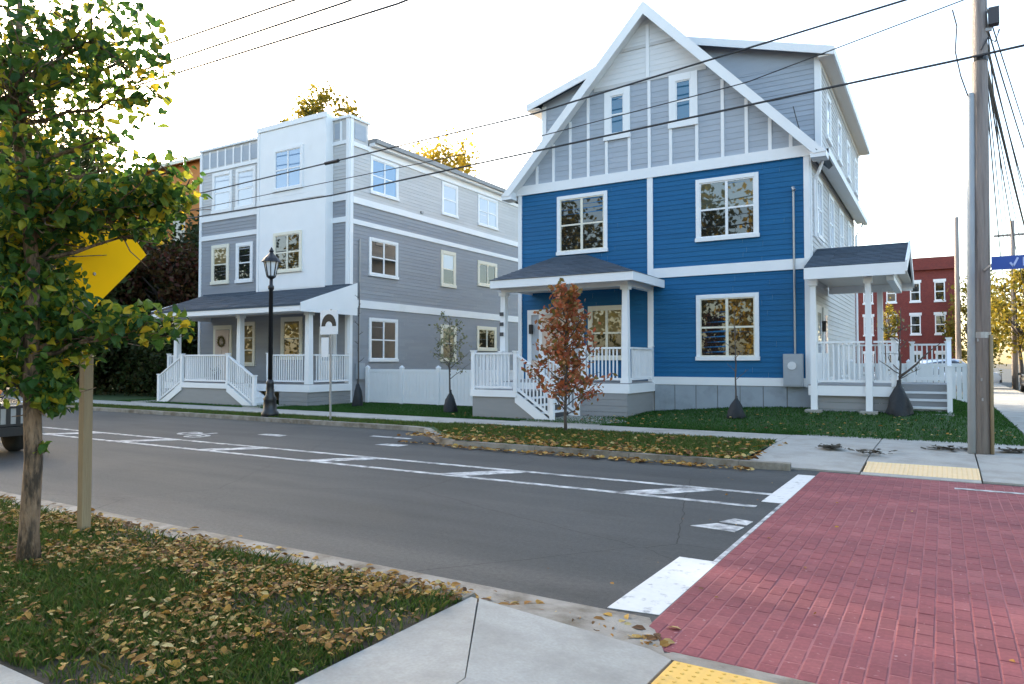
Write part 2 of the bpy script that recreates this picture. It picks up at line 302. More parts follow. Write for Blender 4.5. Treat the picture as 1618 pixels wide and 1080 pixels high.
# near kerb: stones 1.8 m long as pieces of the kerb
def kerb_run(name, path, w, z1, step=1.8):
    P = [Vector((x, y)) for x, y in path]
    root = struct(name, strip(path, w, -.05, z1-.012), 'joint')
    for a, b in zip(P, P[1:]):
        L = (b-a).length; n = max(1, round(L/step)); nrm = Vector((-(b-a).y, (b-a).x)).normalized()*w
        for i in range(n):
            p = a.lerp(b, (i+.006)/n); q = a.lerp(b, (i+.994)/n); e = -nrm*.03
            mb = MB().hexa([(*(p+e), -.05), (*(q+e), -.05), (*(q+nrm*1.02), -.05), (*(p+nrm*1.02), -.05)], [(*p, z1), (*q, z1), (*(q+nrm*1.02), z1), (*(p+nrm*1.02), z1)])
            part('kerb_stone', mb, 'kerb', root)
    return root
kerb_run('kerb', [(-40, 3.82), (-2.68, 3.82)], .14, .115)
kerb_run('kerb', [(-40, 13.35), (-11.0, 13.35), (-10.4, 13.2), (-8.7, 11.55), (-8.2, 11.32), (-2.75, 11.36), (-2.0, 11.44)], .15, .11)
kerb_run('kerb', [(3.4, 18), (3.4, 60)], .15, .11, 3)
# gutters (flat concrete strips, 4 mm proud of the asphalt)
struct('gutter', MB().box(-40, -2.21, 3.965, 4.42, -.04, .004), 'kerb')
# near pavement
nsw = struct('near_pavement', MB().box(-40, 3.3, -2.2, 1.80, -.05, .10).add([(-2.66, 1.8, .10), (-1.2, 1.8, .10), (-1.2, 3.86, .01), (-2.66, 3.86, .10)], [(0, 1, 2, 3)]).add([(-1.2, 1.8, .10), (3.3, 1.8, .1), (3.3, 3.86, .01), (-1.2, 3.86, .01)], [(0, 1, 2, 3)]), 'joint')
def slab(parent, pts, t=.06, m='concrete'):
    """pts: 4+ corners (x,y,z) of the top, counter-clockwise"""
    mb = MB().prism([(x, y, z-t) for x, y, z in pts], (0, 0, t))
    return part('paving_slab', mb, m, parent)
slab(nsw, [(-2.655, 1.81, .125), (-2.0, 1.81, .125), (-2.0, 2.86, .125), (-2.60, 3.86, .12), (-2.655, 3.87, .12)])
slab(nsw, [(-1.98, 1.81, .125), (-1.29, 1.81, .11), (-1.29, 3.80, .03), (-1.44, 3.87, .035), (-2.592, 3.87, .12), (-1.994, 2.86, .125)])
slab(nsw, [(-1.27, 1.81, .11), (0.25, 1.81, .11), (0.25, 3.17, .055), (-1.27, 3.17, .055)])
slab(nsw, [(0.27, 1.81, .11), (1.8, 1.81, .11), (1.8, 3.82, .02), (.27, 3.82, .02)])
for i in range(14):
    x = -22+i*1.55+.02
    for k in range(2):
        slab(nsw, [(x, -.2+k*1.0, .12), (x+1.53, -.2+k*1.0, .12), (x+1.53, .78+k*1.0, .12), (x, .78+k*1.0, .12)])
def tactile(x0, x1, y0, y1, z0, z1, m, label=None):
    mb = MB().hexa([(x0, y0, z0-.05), (x1, y0, z0-.05), (x1, y1, z1-.05), (x0, y1, z1-.05)], [(x0, y0, z0), (x1, y0, z0), (x1, y1, z1), (x0, y1, z1)])
    o = struct('tactile_paving', mb, m)
    d = MB(); n = int((x1-x0)/.06); k = int((y1-y0)/.06)
    for i in range(n):
        for j in range(k):
            t = (j+.5)/k; d.lathe([(.0125, -.002), (.011, .004), (.006, .006)], (x0+(i+.5)*(x1-x0)/n, y0+t*(y1-y0), z0+t*(z1-z0)), 6)
    part('tactile_dome', d, m, o, kind='stuff'); return o
tactile(-1.27, .25, 3.19, 3.79, .056, .034, 'tactile')
tactile(-1.04, .42, 11.70, 12.5, .03, .088, 'tactile2')
struct('ramp_kerb', MB().hexa([(-1.4, 3.81, -.04), (1.8, 3.76, -.04), (1.8, 3.93, -.04), (-1.33, 3.95, -.04)], [(-1.4, 3.81, .028), (1.8, 3.76, .028), (1.8, 3.93, .012), (-1.33, 3.95, .012)]), 'kerb')
struct('gutter', MB().hexa([(-2.67, 3.82, -.03), (-1.33, 3.82, -.03), (-1.64, 4.42, -.03), (-2.2, 4.42, -.03)], [(-2.67, 3.88, .05), (-1.33, 3.84, .018), (-1.64, 4.42, .004), (-2.2, 4.42, .004)]), 'kerb')
# far pavement
fsw = struct('far_pavement', MB().box(-45, -2.75, 14.45, 15.9, -.05, .09).box(-2.75, 2.9, 11.62, 16.2, -.05, .0).box(1.45, 3.3, 16.2, 90, -.05, .09), 'joint')
for i in range(28):
    x = -2.75-1.5*(i+1)
    slab(fsw, [(x+.006, 14.46, .115), (x+1.494, 14.46, .115), (x+1.494, 15.89, .115), (x+.006, 15.89, .115)], m='concrete')
pz = [(-2.74, -1.07), (-1.06, .43), (.44, 1.9), (1.91, 2.89)]
for a, b in pz:
    ylo = 11.64 if a < -2 or a > .43 else 12.52
    zl = .04 if a < -2 or a > .43 else .09
    slab(fsw, [(a, ylo, zl-.012), (b-.012, ylo, zl-.012), (b-.012, 13.9, .115), (a, 13.9, .115)])
    slab(fsw, [(a, 13.92, .115), (b-.012, 13.92, .115), (b-.012, 16.19, .115), (a, 16.19, .115)])
slab(fsw, [(-1.06, 11.56, .012), (.42, 11.56, .012), (.42, 11.69, .03), (-1.06, 11.69, .03)])
for i in range(26):
    y = 16.2+i*1.8
    slab(fsw, [(1.46, y+.008, .115), (3.29, y+.008, .115), (3.29, y+1.79, .115), (1.46, y+1.79, .115)])
# verges and lawns: soil sheets, then grass blades
def lawn_z(x, y):
    return .11+.33*smoothstep(-9.5, -3.2, x)*smoothstep(16, 19.6, y)*(1-smoothstep(-.1, 1.44, x))
def grid(name, x0, x1, y0, y1, nx, ny, zf, m):
    X, Y = np.meshgrid(np.linspace(x0, x1, nx+1), np.linspace(y0, y1, ny+1)); Z = zf(X, Y)
    v = np.stack([X, Y, Z], -1).reshape(-1, 3); i = np.arange(nx*ny); a = (i//nx)*(nx+1)+i % nx
    me = npmesh(name, v, np.stack([a, a+1, a+nx+2, a+nx+1], -1), 4); me.polygons.foreach_set('use_smooth', [True]*len(me.polygons))
    return struct(name, me, m)
grid('lawn', -45, 1.44, 15.9, 36, 130, 60, lawn_z, 'lawnbase')
struct('lawn', MB().box(-45, -10.5, 13.5, 14.46, -.05, .095), 'lawnbase')
struct('near_verge', MB().box(-40, -2.665, 1.80, 3.82, -.05, .105), 'earth')
struct('far_verge', MB().add([(-10.4, 13.33, .10), (-8.65, 11.68, .10), (-8.2, 11.47, .10), (-2.77, 11.5, .10), (-2.77, 14.46, .10), (-10.5, 14.46, .10)], [(0, 1, 2, 3, 4, 5)]), 'lawnbase')
def blades(n, xf, h, w, lean=.5):
    """n grass blades; xf(n) -> (n,3) roots"""
    p = xf(n); n = len(p); a = rng.uniform(0, 2*np.pi, n); hh = h*rng.uniform(.5, 1.3, n); ww = w*rng.uniform(.6, 1.4, n)
    d = np.stack([np.cos(a), np.sin(a), 0*a], -1); l = rng.normal(0, lean, (n, 2))*hh[:, None]
    tip = p+np.column_stack([l, hh]); mid = p+np.column_stack([l*.35, hh*.6])
    v = np.stack([p-d*ww[:, None]/2, p+d*ww[:, None]/2, mid+d*ww[:, None]*.4, tip, mid-d*ww[:, None]*.4], 1).reshape(-1, 3)
    i = np.arange(n)[:, None]*5
    return npmesh('grass', v, np.concatenate([i, i+1, i+2, i+3, i+4], 1), 5)
def clump(n):   # patchy cover on the near verge
    p = np.column_stack([rng.uniform(-9.5, -2.68, n*2), rng.uniform(1.82, 3.80, n*2), np.full(n*2, .10)])
    dn = np.sin(p[:, 0]*2.3+1.2*np.sin(p[:, 1]*3.1))+np.sin(p[:, 1]*4.7+p[:, 0]*1.1)+.8*np.sin(p[:, 0]*6.1-p[:, 1]*5.3)
    near = smoothstep(3.4, 2.0, p[:, 1])
    return p[rng.uniform(0, 1, n*2) < .16+.22*(dn > -.1)+.42*near*(dn > -1.2)]
link('grass', blades(60000, clump, .07, .008, .55), M['grass'], kind='stuff')
def fv(n):
    x = rng.uniform(-10.4, -2.8, n); y = rng.uniform(11.45, 14.44, n); k = (y > 11.5+np.maximum(0, -8.3-x)*1.0) & (rng.uniform(0, 1, n) < .35+.65*smoothstep(11.6, 13.4, y+.4*np.sin(x*3)))
    return np.column_stack([x, y, np.full(n, .10)])[k]
link('grass', blades(45000, fv, .07, .014, .5), M['grass'], kind='stuff')
def fl(n):
    x = rng.uniform(-28, 1.42, n); y = rng.uniform(15.92, 20.5, n); x[:n//6] = rng.uniform(-20, -2.5, n//6); 
    y[:n//5] = 15.92+rng.exponential(.5, n//5)
    return np.column_stack([x, y, lawn_z(x, y)-.005])
link('grass', blades(95000, fl, .05, .014, .6), M['lawn'], kind='stuff')
def fl3(n):
    x = rng.uniform(-3, 1.43, n); y = rng.uniform(20, 31, n); return np.column_stack([x, y, lawn_z(x, y)-.005])
link('grass', blades(26000, fl3, .055, .02, .5), M['lawn'], kind='stuff')
def fl2(n):
    x = rng.uniform(-28, -10.5, n); y = rng.uniform(13.52, 14.44, n); return np.column_stack([x, y, np.full(n, .09)])
link('grass', blades(16000, fl2, .06, .016, .5), M['grass'], kind='stuff')
# road paint, 4 mm sheets
def paint(name, pts, z=.005, m='roadpaint'):
    return struct(name, MB().prism([(x, y, z-.004) for x, y in pts], (0, 0, .004)), m)
paint('bike_lane_line', [(-40, 8.37), (-1.85, 8.37), (-1.85, 8.48), (-40, 8.48)])
paint('bike_lane_line', [(-40, 9.22), (-1.85, 9.24), (-1.85, 9.35), (-40, 9.33)])
for k in range(8):
    x = -3.55-2.83*k
    paint('buffer_hatch', [(x, 8.49), (x+.42, 8.49), (x+1.05, 9.21), (x+.63, 9.21)], .006)
paint('stop_bar', [(-1.95, 4.45), (-1.605, 4.50), (-1.605, 5.92), (-1.93, 5.92)], .006, 'freshpaint')
paint('stop_bar', [(-1.86, 8.75), (-1.605, 8.75), (-1.605, 11.1), (-1.84, 11.1)], .006, 'freshpaint')
paint('crosswalk_line', [(.1, 10.86), (9, 10.86), (9, 10.96), (.1, 10.96)], .013)
paint('crosswalk_line', [(-1.65, 5.93), (-1.605, 5.93), (-1.605, 8.74), (-1.64, 8.74)], .006)
for p in ([(-2.2, 7.1), (-1.75, 7.05), (-1.72, 7.3), (-2.0, 7.34)], [(-2.0, 7.42), (-1.72, 7.4), (-1.7, 7.6), (-1.9, 7.66)], [(-9.7, 10.75), (-9.1, 10.75), (-9.1, 11.05), (-9.6, 11.0)], [(-10.9, 11.9), (-9.8, 11.9), (-9.8, 12.05), (-10.9, 12.05)], [(-13.3, 10.85), (-12.6, 10.85), (-12.6, 11.1), (-13.3, 11.1)]):
    paint('worn_marking', p, .006)
# worn bicycle symbol in the lane
bk = MB()
def ring(mb, cx, cy, r, w, z=.002, n=14):
    for i in range(n):
        a, b = 2*math.pi*i/n, 2*math.pi*(i+1)/n
        mb.hexa([(cx+r*math.cos(a), cy+r*math.sin(a), z), (cx+r*math.cos(b), cy+r*math.sin(b), z), (cx+(r-w)*math.cos(b), cy+(r-w)*math.sin(b), z), (cx+(r-w)*math.cos(a), cy+(r-w)*math.sin(a), z)],
                [(cx+r*math.cos(a), cy+r*math.sin(a), z+.004), (cx+r*math.cos(b), cy+r*math.sin(b), z+.004), (cx+(r-w)*math.cos(b), cy+(r-w)*math.sin(b), z+.004), (cx+(r-w)*math.cos(a), cy+(r-w)*math.sin(a), z+.004)])
ring(bk, -14.2, 9.95, .28, .1); ring(bk, -14.9, 10.25, .28, .1)
for a, b in (((-14.2, 9.95), (-14.45, 10.35)), ((-14.45, 10.35), (-14.9, 10.25)), ((-14.45, 10.35), (-14.4, 10.6))):
    bk.beam((*a, .005), (*b, .005), .09, .004)
struct('bike_symbol', bk, 'roadpaint')
# red brick crossing
red = struct('brick_crossing', MB().box(-1.60, 14, 3.96, 11.54, -.04, .004), 'redbase')
bl, bw = .205, .102; cells = []
i = 0; x = -1.595
while x < 4.2:
    y = 3.97-(.1 if i % 2 else 0)
    while y < 11.53:
        a, b = max(y, 3.965), min(y+bl-.007, 11.535)
        if b-a > .04: cells.append((x, a, x+bw-.006, b))
        y += bl
    x += bw; i += 1
def vis(c):   # size in the photograph falls with distance; outside the frame last
    cx, cy = (c[0]+c[2])/2, (c[1]+c[3])/2
    return (cx > .095*cy+.05, -1.15*cx > 4.3 and cy < 4.4, math.hypot(cx, cy))
cells.sort(key=vis)
full = MB()
me_b = None
def brick_mb(a, b, c, d, z=.004, h=.0035):
    e = .006
    return MB().add([(a, b, z), (c, b, z), (c, d, z), (a, d, z), (a+e, b+e, z+h), (c-e, b+e, z+h), (c-e, d-e, z+h), (a+e, d-e, z+h)], [(4, 5, 6, 7), (0, 1, 5, 4), (1, 2, 6, 5), (2, 3, 7, 6), (3, 0, 4, 7)])
w, l = bw-.006, bl-.007
me_b = brick_mb(-w/2, -l/2, w/2, l/2, 0).mesh('brick')
rest = MB(); cnt = 0
for c in cells:
    j = random.gauss(0, .0011)+.0012*math.sin(c[0]*2.1)*math.sin(c[1]*1.7)
    if cnt < 300 and abs((c[3]-c[1])-l) < .002:
        link('brick', me_b, M['brick'], red, ((c[0]+c[2])/2, (c[1]+c[3])/2, .004+j)); cnt += 1
    else:
        t = brick_mb(*c, .004+j); rest.add(t.v, t.f)
part('brick_field', rest, 'brick_i', red, kind='stuff')
struct('brick_crossing', MB().box(4.3, 13.9, 3.97, 11.53, .0045, .011), 'redbase')

# ------------------------------------------------------------------ house helpers
class Face:
    """a wall plane: F faces the street (-Y), E faces the side street (+X), W faces -X"""
    def __init__(s, k, c): s.k = k; s.c = c
    def P(s, u, z, o=0):
        if s.k == 'F': return (u, s.c-o, z)
        if s.k == 'E': return (s.c+o, u, z)
        return (s.c-o, u, z)
    def box(s, mb, u0, u1, z0, z1, o0, o1):
        a, b = s.P(u0, z0, o0), s.P(u1, z1, o1); return mb.box(a[0], b[0], a[1], b[1], a[2], b[2])
def clapboards(fc, u0, u1, z0, z1, ex=.14, clip=None, lip=.016):
    mb = MB(); z = z0
    while z < z1-.02:
        t = min(z+ex, z1); a0, b0 = clip(z) if clip else (u0, u1); a1, b1 = clip(t) if clip else (u0, u1)
        cuts = [0.0]; L_ = max(.1, b0-a0)
        while cuts[-1] < 1: cuts.append(cuts[-1]+random.uniform(2.2, 3.7)/L_)
        cuts[-1] = 1.0
        if len(cuts) > 2 and cuts[-1]-cuts[-2] < .4/L_: cuts.pop(-2)
        for c0, c1 in zip(cuts, cuts[1:]):
            g0 = .003/L_ if c0 > 0 else 0; c0 += g0; dl = random.uniform(-.002, .002); lp = lip+dl
            p0, p1, q0, q1 = a0+(b0-a0)*c0, a0+(b0-a0)*c1, a1+(b1-a1)*c0, a1+(b1-a1)*c1
            mb.add([fc.P(p0, z, 0), fc.P(p1, z, 0), fc.P(p1, z, lp), fc.P(p0, z, lp), fc.P(q0, t, .004), fc.P(q1, t, .004)], [(0, 1, 2, 3), (3, 2, 5, 4)])
        z = t
    return mb
def window(house, fc, u0, u1, z0, z1, glassm='glass', cols=2, rows=2, casing=.11, sash='white', frame='white', out=.05):
    c = casing; w = MB()
    fc.box(w, u0, u0+c, z0, z1, 0, out); fc.box(w, u1-c, u1, z0, z1, 0, out); fc.box(w, u0+c, u1-c, z1-c, z1, 0, out+.006); fc.box(w, u0-.02, u1+.02, z0-.02, z0+c*.8, 0, out+.03)
    wo_ = part('window', w, frame, house)
    a0, a1, b0, b1 = u0+c, u1-c, z0+c*.8, z1-c
    s = MB(); t = .035
    fc.box(s, a0, a0+t, b0, b1, .002, .036); fc.box(s, a1-t, a1, b0, b1, .002, .036); fc.box(s, a0+t, a1-t, b1-t, b1, .002, .034); fc.box(s, a0+t, a1-t, b0, b0+t, .002, .034)
    us = [a0+t+(a1-a0-2*t)*i/cols for i in range(cols+1)]; zs = [b0+t+(b1-b0-2*t)*i/rows for i in range(rows+1)]
    mt = .075 if cols > 1 else .03
    for u in us[1:-1]: fc.box(s, u-mt/2, u+mt/2, b0+t, b1-t, .002, .038)
    for z in zs[1:-1]: fc.box(s, a0+t, a1-t, z-.025, z+.025, .002, .033)
    part('sash', s, sash, wo_)
    for i in range(cols):
        for j in range(rows):
            q = random.uniform(-.004, .004); q2 = random.uniform(-.004, .004)
            mb = MB().add([fc.P(us[i], zs[j], .018), fc.P(us[i+1], zs[j], .018+q), fc.P(us[i+1], zs[j+1], .018+q+q2), fc.P(us[i], zs[j+1], .018+q2)], [(0, 1, 2, 3) if fc.k in 'FE' else (3, 2, 1, 0)])
            part('pane', mb, (glassm if not isinstance(glassm, tuple) else glassm[j % len(glassm)]), wo_)
    return wo_
def board(house, name, fc, u0, u1, z0, z1, o0=0, o1=.035, m='white'):
    return part(name, fc.box(MB(), u0, u1, z0, z1, o0, o1), m, house)
def railing(house, p, q, h=.98, gap=.11, posts=(True, True), slope=False, base=.1):
    """straight guard rail from p to q (deck level points)"""
    p, q = Vector(p), Vector(q); d = q-p; L = math.hypot(d.x, d.y); up = Vector((0, 0, 1))
    ro = part('railing', MB().beam(p+up*h, q+up*h, .09, .05), 'white', house)
    part('bottom_rail', MB().beam(p+up*base, q+up*base, .05, .06), 'white', ro)
    n = max(2, int(L/gap)); me = None
    for i in range(1, n):
        c = p.lerp(q, i/n)
        if me is None: me = MB().box(-.017, .017, -.017, .017, base+.03, h-.026).mesh('baluster')
        root = house
        link('baluster', me, M['white'], ro, c-ORG[root.name])
    for k, e in zip(posts, (p, q)):
        if k:
            nw = MB().box(e.x-.055, e.x+.055, e.y-.055, e.y+.055, e.z-.02, e.z+h+.06).box(e.x-.075, e.x+.075, e.y-.075, e.y+.075, e.z+h+.06, e.z+h+.09)
            part('newel', nw, 'white', house)
    return ro
def shingles(a, b, c, d, n):
    """courses of shingle slabs on the roof plane; a-b eave edge, d-c ridge edge; stepped"""
    a, b, c, d = map(Vector, (a, b, c, d)); nrm = (b-a).cross(d-a).normalized(); mb = MB()
    if nrm.z < 0: nrm = -nrm
    for i in range(n):
        t0, t1 = i/n, (i+1)/n
        p, q, r, s = a.lerp(d, t0), b.lerp(c, t0), b.lerp(c, t1), a.lerp(d, t1)
        m = max(1, int((q-p).length/.45))
        for k in range(m):
            u0, u1 = k/m, (k+.985)/m; lift = nrm*random.uniform(.012, .02)
            P0, P1, P2, P3 = p.lerp(q, u0), p.lerp(q, u1), s.lerp(r, u1), s.lerp(r, u0)
            mb.add([P0, P1, P1+lift, P0+lift, P2+nrm*.002, P3+nrm*.002], [(0, 1, 2, 3), (3, 2, 4, 5), (0, 3, 5), (1, 4, 2)])
    return mb

# ------------------------------------------------------------------ blue house
BX0, BX1, BY, BYE = -11.85, -2.95, 20.0, 31.0; APX = -7.39
bh = thing('blue_house', 'three-storey bright blue clapboard house with white trim and a steep grey front gable', 'house', (-7.4, 25, .2))
F = Face('F', BY); E_ = Face('E', BX1)
body = MB().box(BX0, BX1, BY, BYE, -.1, 7.3); part('wall', body, 'pale', bh)
# foundation
part('foundation', MB().box(-7.25, BX1+.02, BY-.012, BY+.3, -.1, 1.0), 'joint', bh)
for i in range(7):
    u = -7.22+i*.612; part('foundation_panel', F.box(MB(), u, u+.592, -.1, .995, .012, .03+.004*(i % 2)), 'fconcrete', bh)
part('foundation_panel', E_.box(MB(), BY+.3, BYE, -.1, 1.0, 0, .02), 'fconcrete', bh)
part('siding', clapboards(F, -7.25, BX1-.12, 1.22, 4.1), 'blue', bh, kind='stuff')
part('siding', clapboards(F, -7.25, BX1-.12, 4.38, 7.08), 'blue', bh, kind='stuff')
part('siding', clapboards(F, BX0+.13, -7.42, 1.1, 7.08), 'blue', bh, kind='stuff')
part('siding', clapboards(E_, BY+.14, BYE, 1.1, 7.2), 'pale', bh, kind='stuff')
board(bh, 'corner_board', F, BX1-.14, BX1, .98, 7.08, 0, .045); board(bh, 'corner_board', E_, BY, BY+.14, .98, 7.3, 0, .04)
board(bh, 'corner_board', F, BX0, BX0+.13, .98, 7.08, 0, .045)
board(bh, 'corner_board', F, -7.42, -7.25, .98, 7.08, 0, .045)
board(bh, 'band_board', F, -7.25, BX1-.14, 1.0, 1.22, 0, .055); board(bh, 'band_board', F, -7.25, BX1-.14, 4.1, 4.38, 0, .055)
board(bh, 'band_board', F, BX0-.05, BX1+.05, 7.08, 7.38, 0, .065)
board(bh, 'band_board', E_, BY+.14, BYE, 1.0, 1.2, 0, .045)
window(bh, F, -10.42, -8.70, 5.03, 6.88, sash='cream', frame='white'); window(bh, F, -5.97, -4.24, 5.07, 6.83, ('glass', 'greenglass'), sash='white'); window(bh, F, -5.98, -4.26, 1.71, 3.54, sash='cream')
# front gable
SL = (12.0-7.38)/(APX+2.85+.0-0) if False else 1.07
gz0 = 7.38; half = (APX-(-11.85)); gtop = gz0+4.46*1.02
gs = (12.0-gz0)/4.46
def gclip(z): w = max(.02, 4.44-(z-gz0)/gs); return (APX-w, APX+w)
part('gable_wall', MB().prism([F.P(APX-4.46, gz0, -.3), F.P(APX+4.46, gz0, -.3), F.P(APX, 12.0, -.3)], (0, -.29, 0)), 'slate', bh)
part('siding', clapboards(F, 0, 0, gz0, 10.02, .16, gclip, .012), 'slate', bh, kind='stuff', label='slate grey clapboards of the front gable')
part('siding', clapboards(F, 0, 0, 10.1, 11.95, .16, gclip, .012), 'peak', bh, kind='stuff', label='pale clapboards of the gable peak')
board(bh, 'band_board', F, gclip(10.02)[0]+.15, gclip(10.02)[1]-.15, 9.98, 10.1, 0, .03, 'pale')
for u in (-11.15, -10.55, -9.95, -9.33, -8.72, -7.98, -7.35, -6.70, -5.93, -5.2, -4.55, -3.93, -3.4):
    zt = gz0+(4.44-abs(u-APX))*gs-.12
    if u in (-8.72, -7.98): zt = 8.42
    if u in (-6.70, -5.93): zt = 8.45
    board(bh, 'batten', F, u-.045, u+.045, 7.38, min(zt, 9.98), 0, .036)
board(bh, 'batten', F, APX-.05, APX+.05, 10.1, 11.7, 0, .036, 'white'); board(bh, 'batten', F, APX-.9, APX+.9, 11.02, 11.12, 0, .03, 'pale')
window(bh, F, -8.78, -7.95, 8.42, 9.95, 'blueglass', 1, 2, .2); window(bh, F, -6.74, -5.90, 8.45, 9.99, 'blueglass', 1, 2, .2)
# gable roof: front part, eaves at x +-4.87
eL, eR, zE, zA = APX-4.87, APX+4.87, 7.05, 12.22
def rslab(xa, za, xb, zb, y0, y1, t=.14):
    d = Vector((xb-xa, 0, zb-za)).normalized(); n = Vector((-d.z, 0, d.x)); n = n if n.z > 0 else -n
    return MB().prism([Vector((xa, y0, za)), Vector((xb, y0, zb)), Vector((xb, y0, zb))-n*t, Vector((xa, y0, za))-n*t], (0, y1-y0, 0))
for sx in (-1, 1):
    xe = APX+sx*4.87
    part('roof_plane', rslab(xe, zE, APX, zA, BY-.36, BY+1.2), 'shingle', bh)
    # rake board, wide and white
    rb = MB(); q = 4.9
    pts = [(APX, BY-.40, zA+.02), (APX+sx*q, BY-.40, zE), (APX+sx*(q-.30), BY-.40, zE-.02), (APX, BY-.40, zA-.36)]
    rb.prism(pts if sx > 0 else pts[::-1], (0, .045, 0)); part('rake_board', rb, 'white', bh)
    so_ = MB().prism([(APX, BY-.35, zA-.2), (APX+sx*4.72, BY-.35, zE-.03), (APX+sx*4.72, BY-.35, zE-.08), (APX, BY-.35, zA-.25)], (0, .345, 0)); part('soffit', so_, 'white', bh)
    # eave return box at the foot of the rake
    x0, x1 = sorted((APX+sx*4.52, APX+sx*4.9))
    part('eave_return', MB().box(x0, x1, BY-.38, BY+.1, 6.93, 7.1).prism([(x0, BY-.34, 7.1), (x1, BY-.34, 7.1), ((x0 if sx > 0 else x1), BY-.34, 7.4)], (0, .3, 0)), 'white', bh)
    # long eave and gutter over the side wall
    part('eave', MB().box(x0, x1, BY+.1, BYE+.2, 7.12, 7.25), 'white', bh)
    part('gutter', MB().box(APX+sx*4.78, APX+sx*4.92, BY+.1, BYE+.2, 7.05, 7.24), 'white', bh)
    # shed dormer running the length of the house
    wx = APX+sx*(4.62 if sx > 0 else 3.95); ex = APX+sx*(4.98 if sx > 0 else 4.36); y0 = BY+.75
    dz = lambda x: 11.35-abs(x-APX)*.30
    part('dormer', MB().prism([(APX, y0, 7.25), (wx, y0, 7.25), (wx, y0, dz(wx)+.1), (APX, y0, dz(APX)+.1)] if sx > 0 else [(wx, y0, 7.25), (APX, y0, 7.25), (APX, y0, dz(APX)+.1), (wx, y0, dz(wx)+.1)], (0, BYE-y0, 0)), 'pale', bh)
    Fd = Face('F', y0)
    part('siding', clapboards(Fd, min(APX, wx), max(APX, wx), 7.3, 9.9, .14), 'slate', bh, kind='stuff', label='slate grey clapboards on the dormer front')
    zt = lambda x: dz(x)
    part('siding', MB().prism([(wx, y0-.012, 9.88), (APX, y0-.012, 9.88), (APX, y0-.012, dz(APX)+.09), (wx, y0-.012, dz(wx)+.09)] if sx < 0 else [(APX, y0-.012, 9.88), (wx, y0-.012, 9.88), (wx, y0-.012, dz(wx)+.09), (APX, y0-.012, dz(APX)+.09)], (0, .012, 0)), 'slate', bh)
    part('corner_board', MB().box(wx-sx*.13, wx+sx*.03, y0-.05, y0+.1, 7.3, dz(wx)), 'white', bh)
    part('dormer_roof', MB().prism([(APX, y0-.3, dz(APX)+.22), (ex, y0-.3, dz(ex)+.22), (ex, y0-.3, dz(ex)+.1), (APX, y0-.3, dz(APX)+.1)], (0, BYE-y0+.5, 0)), 'shingle', bh)
    part('fascia', MB().prism([(APX, y0-.34, dz(APX)+.21), (ex, y0-.34, dz(ex)+.21), (ex, y0-.34, dz(ex)-.02), (APX, y0-.34, dz(APX)-.02)], (0, .036, 0)), 'white', bh)
    part('fascia', MB().box(ex, ex+sx*.05, y0-.34, BYE+.2, dz(ex)-.02, dz(ex)+.2), 'white', bh)
    part('soffit', MB().box(min(wx, ex), max(wx, ex), y0-.3, BYE+.2, dz(ex)-.02, dz(ex)+.02), 'soffit', bh)
    Fs = Face('E' if sx > 0 else 'W', wx)
    part('siding', clapboards(Fs, y0+.1, BYE, 7.3, dz(wx)-.05), 'pale', bh, kind='stuff')
    board(bh, 'frieze_board', Fs, y0+.1, BYE, dz(wx)-.25, dz(wx)-.05, 0, .04)
    for k in range(4): window(bh, Fs, y0+1.0+k*2.5, y0+1.9+k*2.5, 8.0, 9.3, 'paleglass', 1, 2)
for k in range(4): window(bh, E_, BY+1.0+k*2.5, BY+2.1+k*2.5, 5.1, 6.8, 'paleglass', 2, 2)
part('downspout', MB().tube([(-2.62, BY+.25, 7.1), (-2.75, BY+.25, 6.7), (-2.87, BY+.3, 6.5), (-2.87, BY+.3, 5.0), (-2.7, BY+.45, 4.75)], .045, 6), 'white', bh)
part('downspout', MB().tube([(-2.62, BYE, 7.1), (-2.87, BYE-.1, 6.6), (-2.87, BYE-.1, 1)], .045, 6), 'white', bh)
# electric service: conduit, weatherhead, meter cabinet
part('conduit', MB().tube([(-3.34, BY-.07, 1.8), (-3.34, BY-.07, 6.2)], .028, 8).tube([(-3.34, BY-.07, 6.2), (-3.34, BY-.14, 6.26), (-3.3, BY-.18, 6.18)], .04, 8), 'galv', bh)
mc = part('meter_cabinet', MB().box(-3.62, -3.14, BY-.2, BY-.02, 1.0, 1.86), 'meter', bh)
part('meter', MB().lathe([(.11, -.02), (.11, .06), (.08, .09), (.0, .10)], (-3.4, BY-.2, 1.55), 14, 'y'), 'lampglass', mc)
part('cabinet_door', MB().box(-3.58, -3.18, BY-.212, BY-.2, 1.03, 1.35), 'meter', mc)
# front porch of the blue house
DX0, DX1, DY = -11.7, -7.25, 18.0
part('porch_deck', MB().box(DX0, DX1, DY, BY-.02, 1.0, 1.08), 'skirt', bh)
part('deck_fascia', MB().box(DX0-.03, DX1+.03, DY-.04, DY, .80, 1.05).box(DX1, DX1+.04, DY, BY-.03, .80, 1.05), 'white', bh)
for i in range(5): part('skirt_board', MB().box(-9.2, DX1-.02, DY-.02+.003*(i % 2), DY+.04, -.05+i*.17, -.05+i*.17+.162), 'skirt', bh)
part('skirt_board', MB().box(DX1-.06, DX1-.02, DY+.04, BY-.04, -.05, .8), 'skirt', bh)
for px_ in (-11.25, -9.55, -7.36):
    part('porch_post', MB().hexa([(px_-.10, DY+.02, 1.08), (px_+.10, DY+.02, 1.08), (px_+.10, DY+.22, 1.08), (px_-.10, DY+.22, 1.08)], [(px_-.075, DY+.045, 3.7), (px_+.075, DY+.045, 3.7), (px_+.075, DY+.195, 3.7), (px_-.075, DY+.195, 3.7)]).box(px_-.12, px_+.12, DY, DY+.24, 3.62, 3.72).box(px_-.12, px_+.12, DY, DY+.24, 1.08, 1.2), 'white', bh) if px_ != -9.55 else None
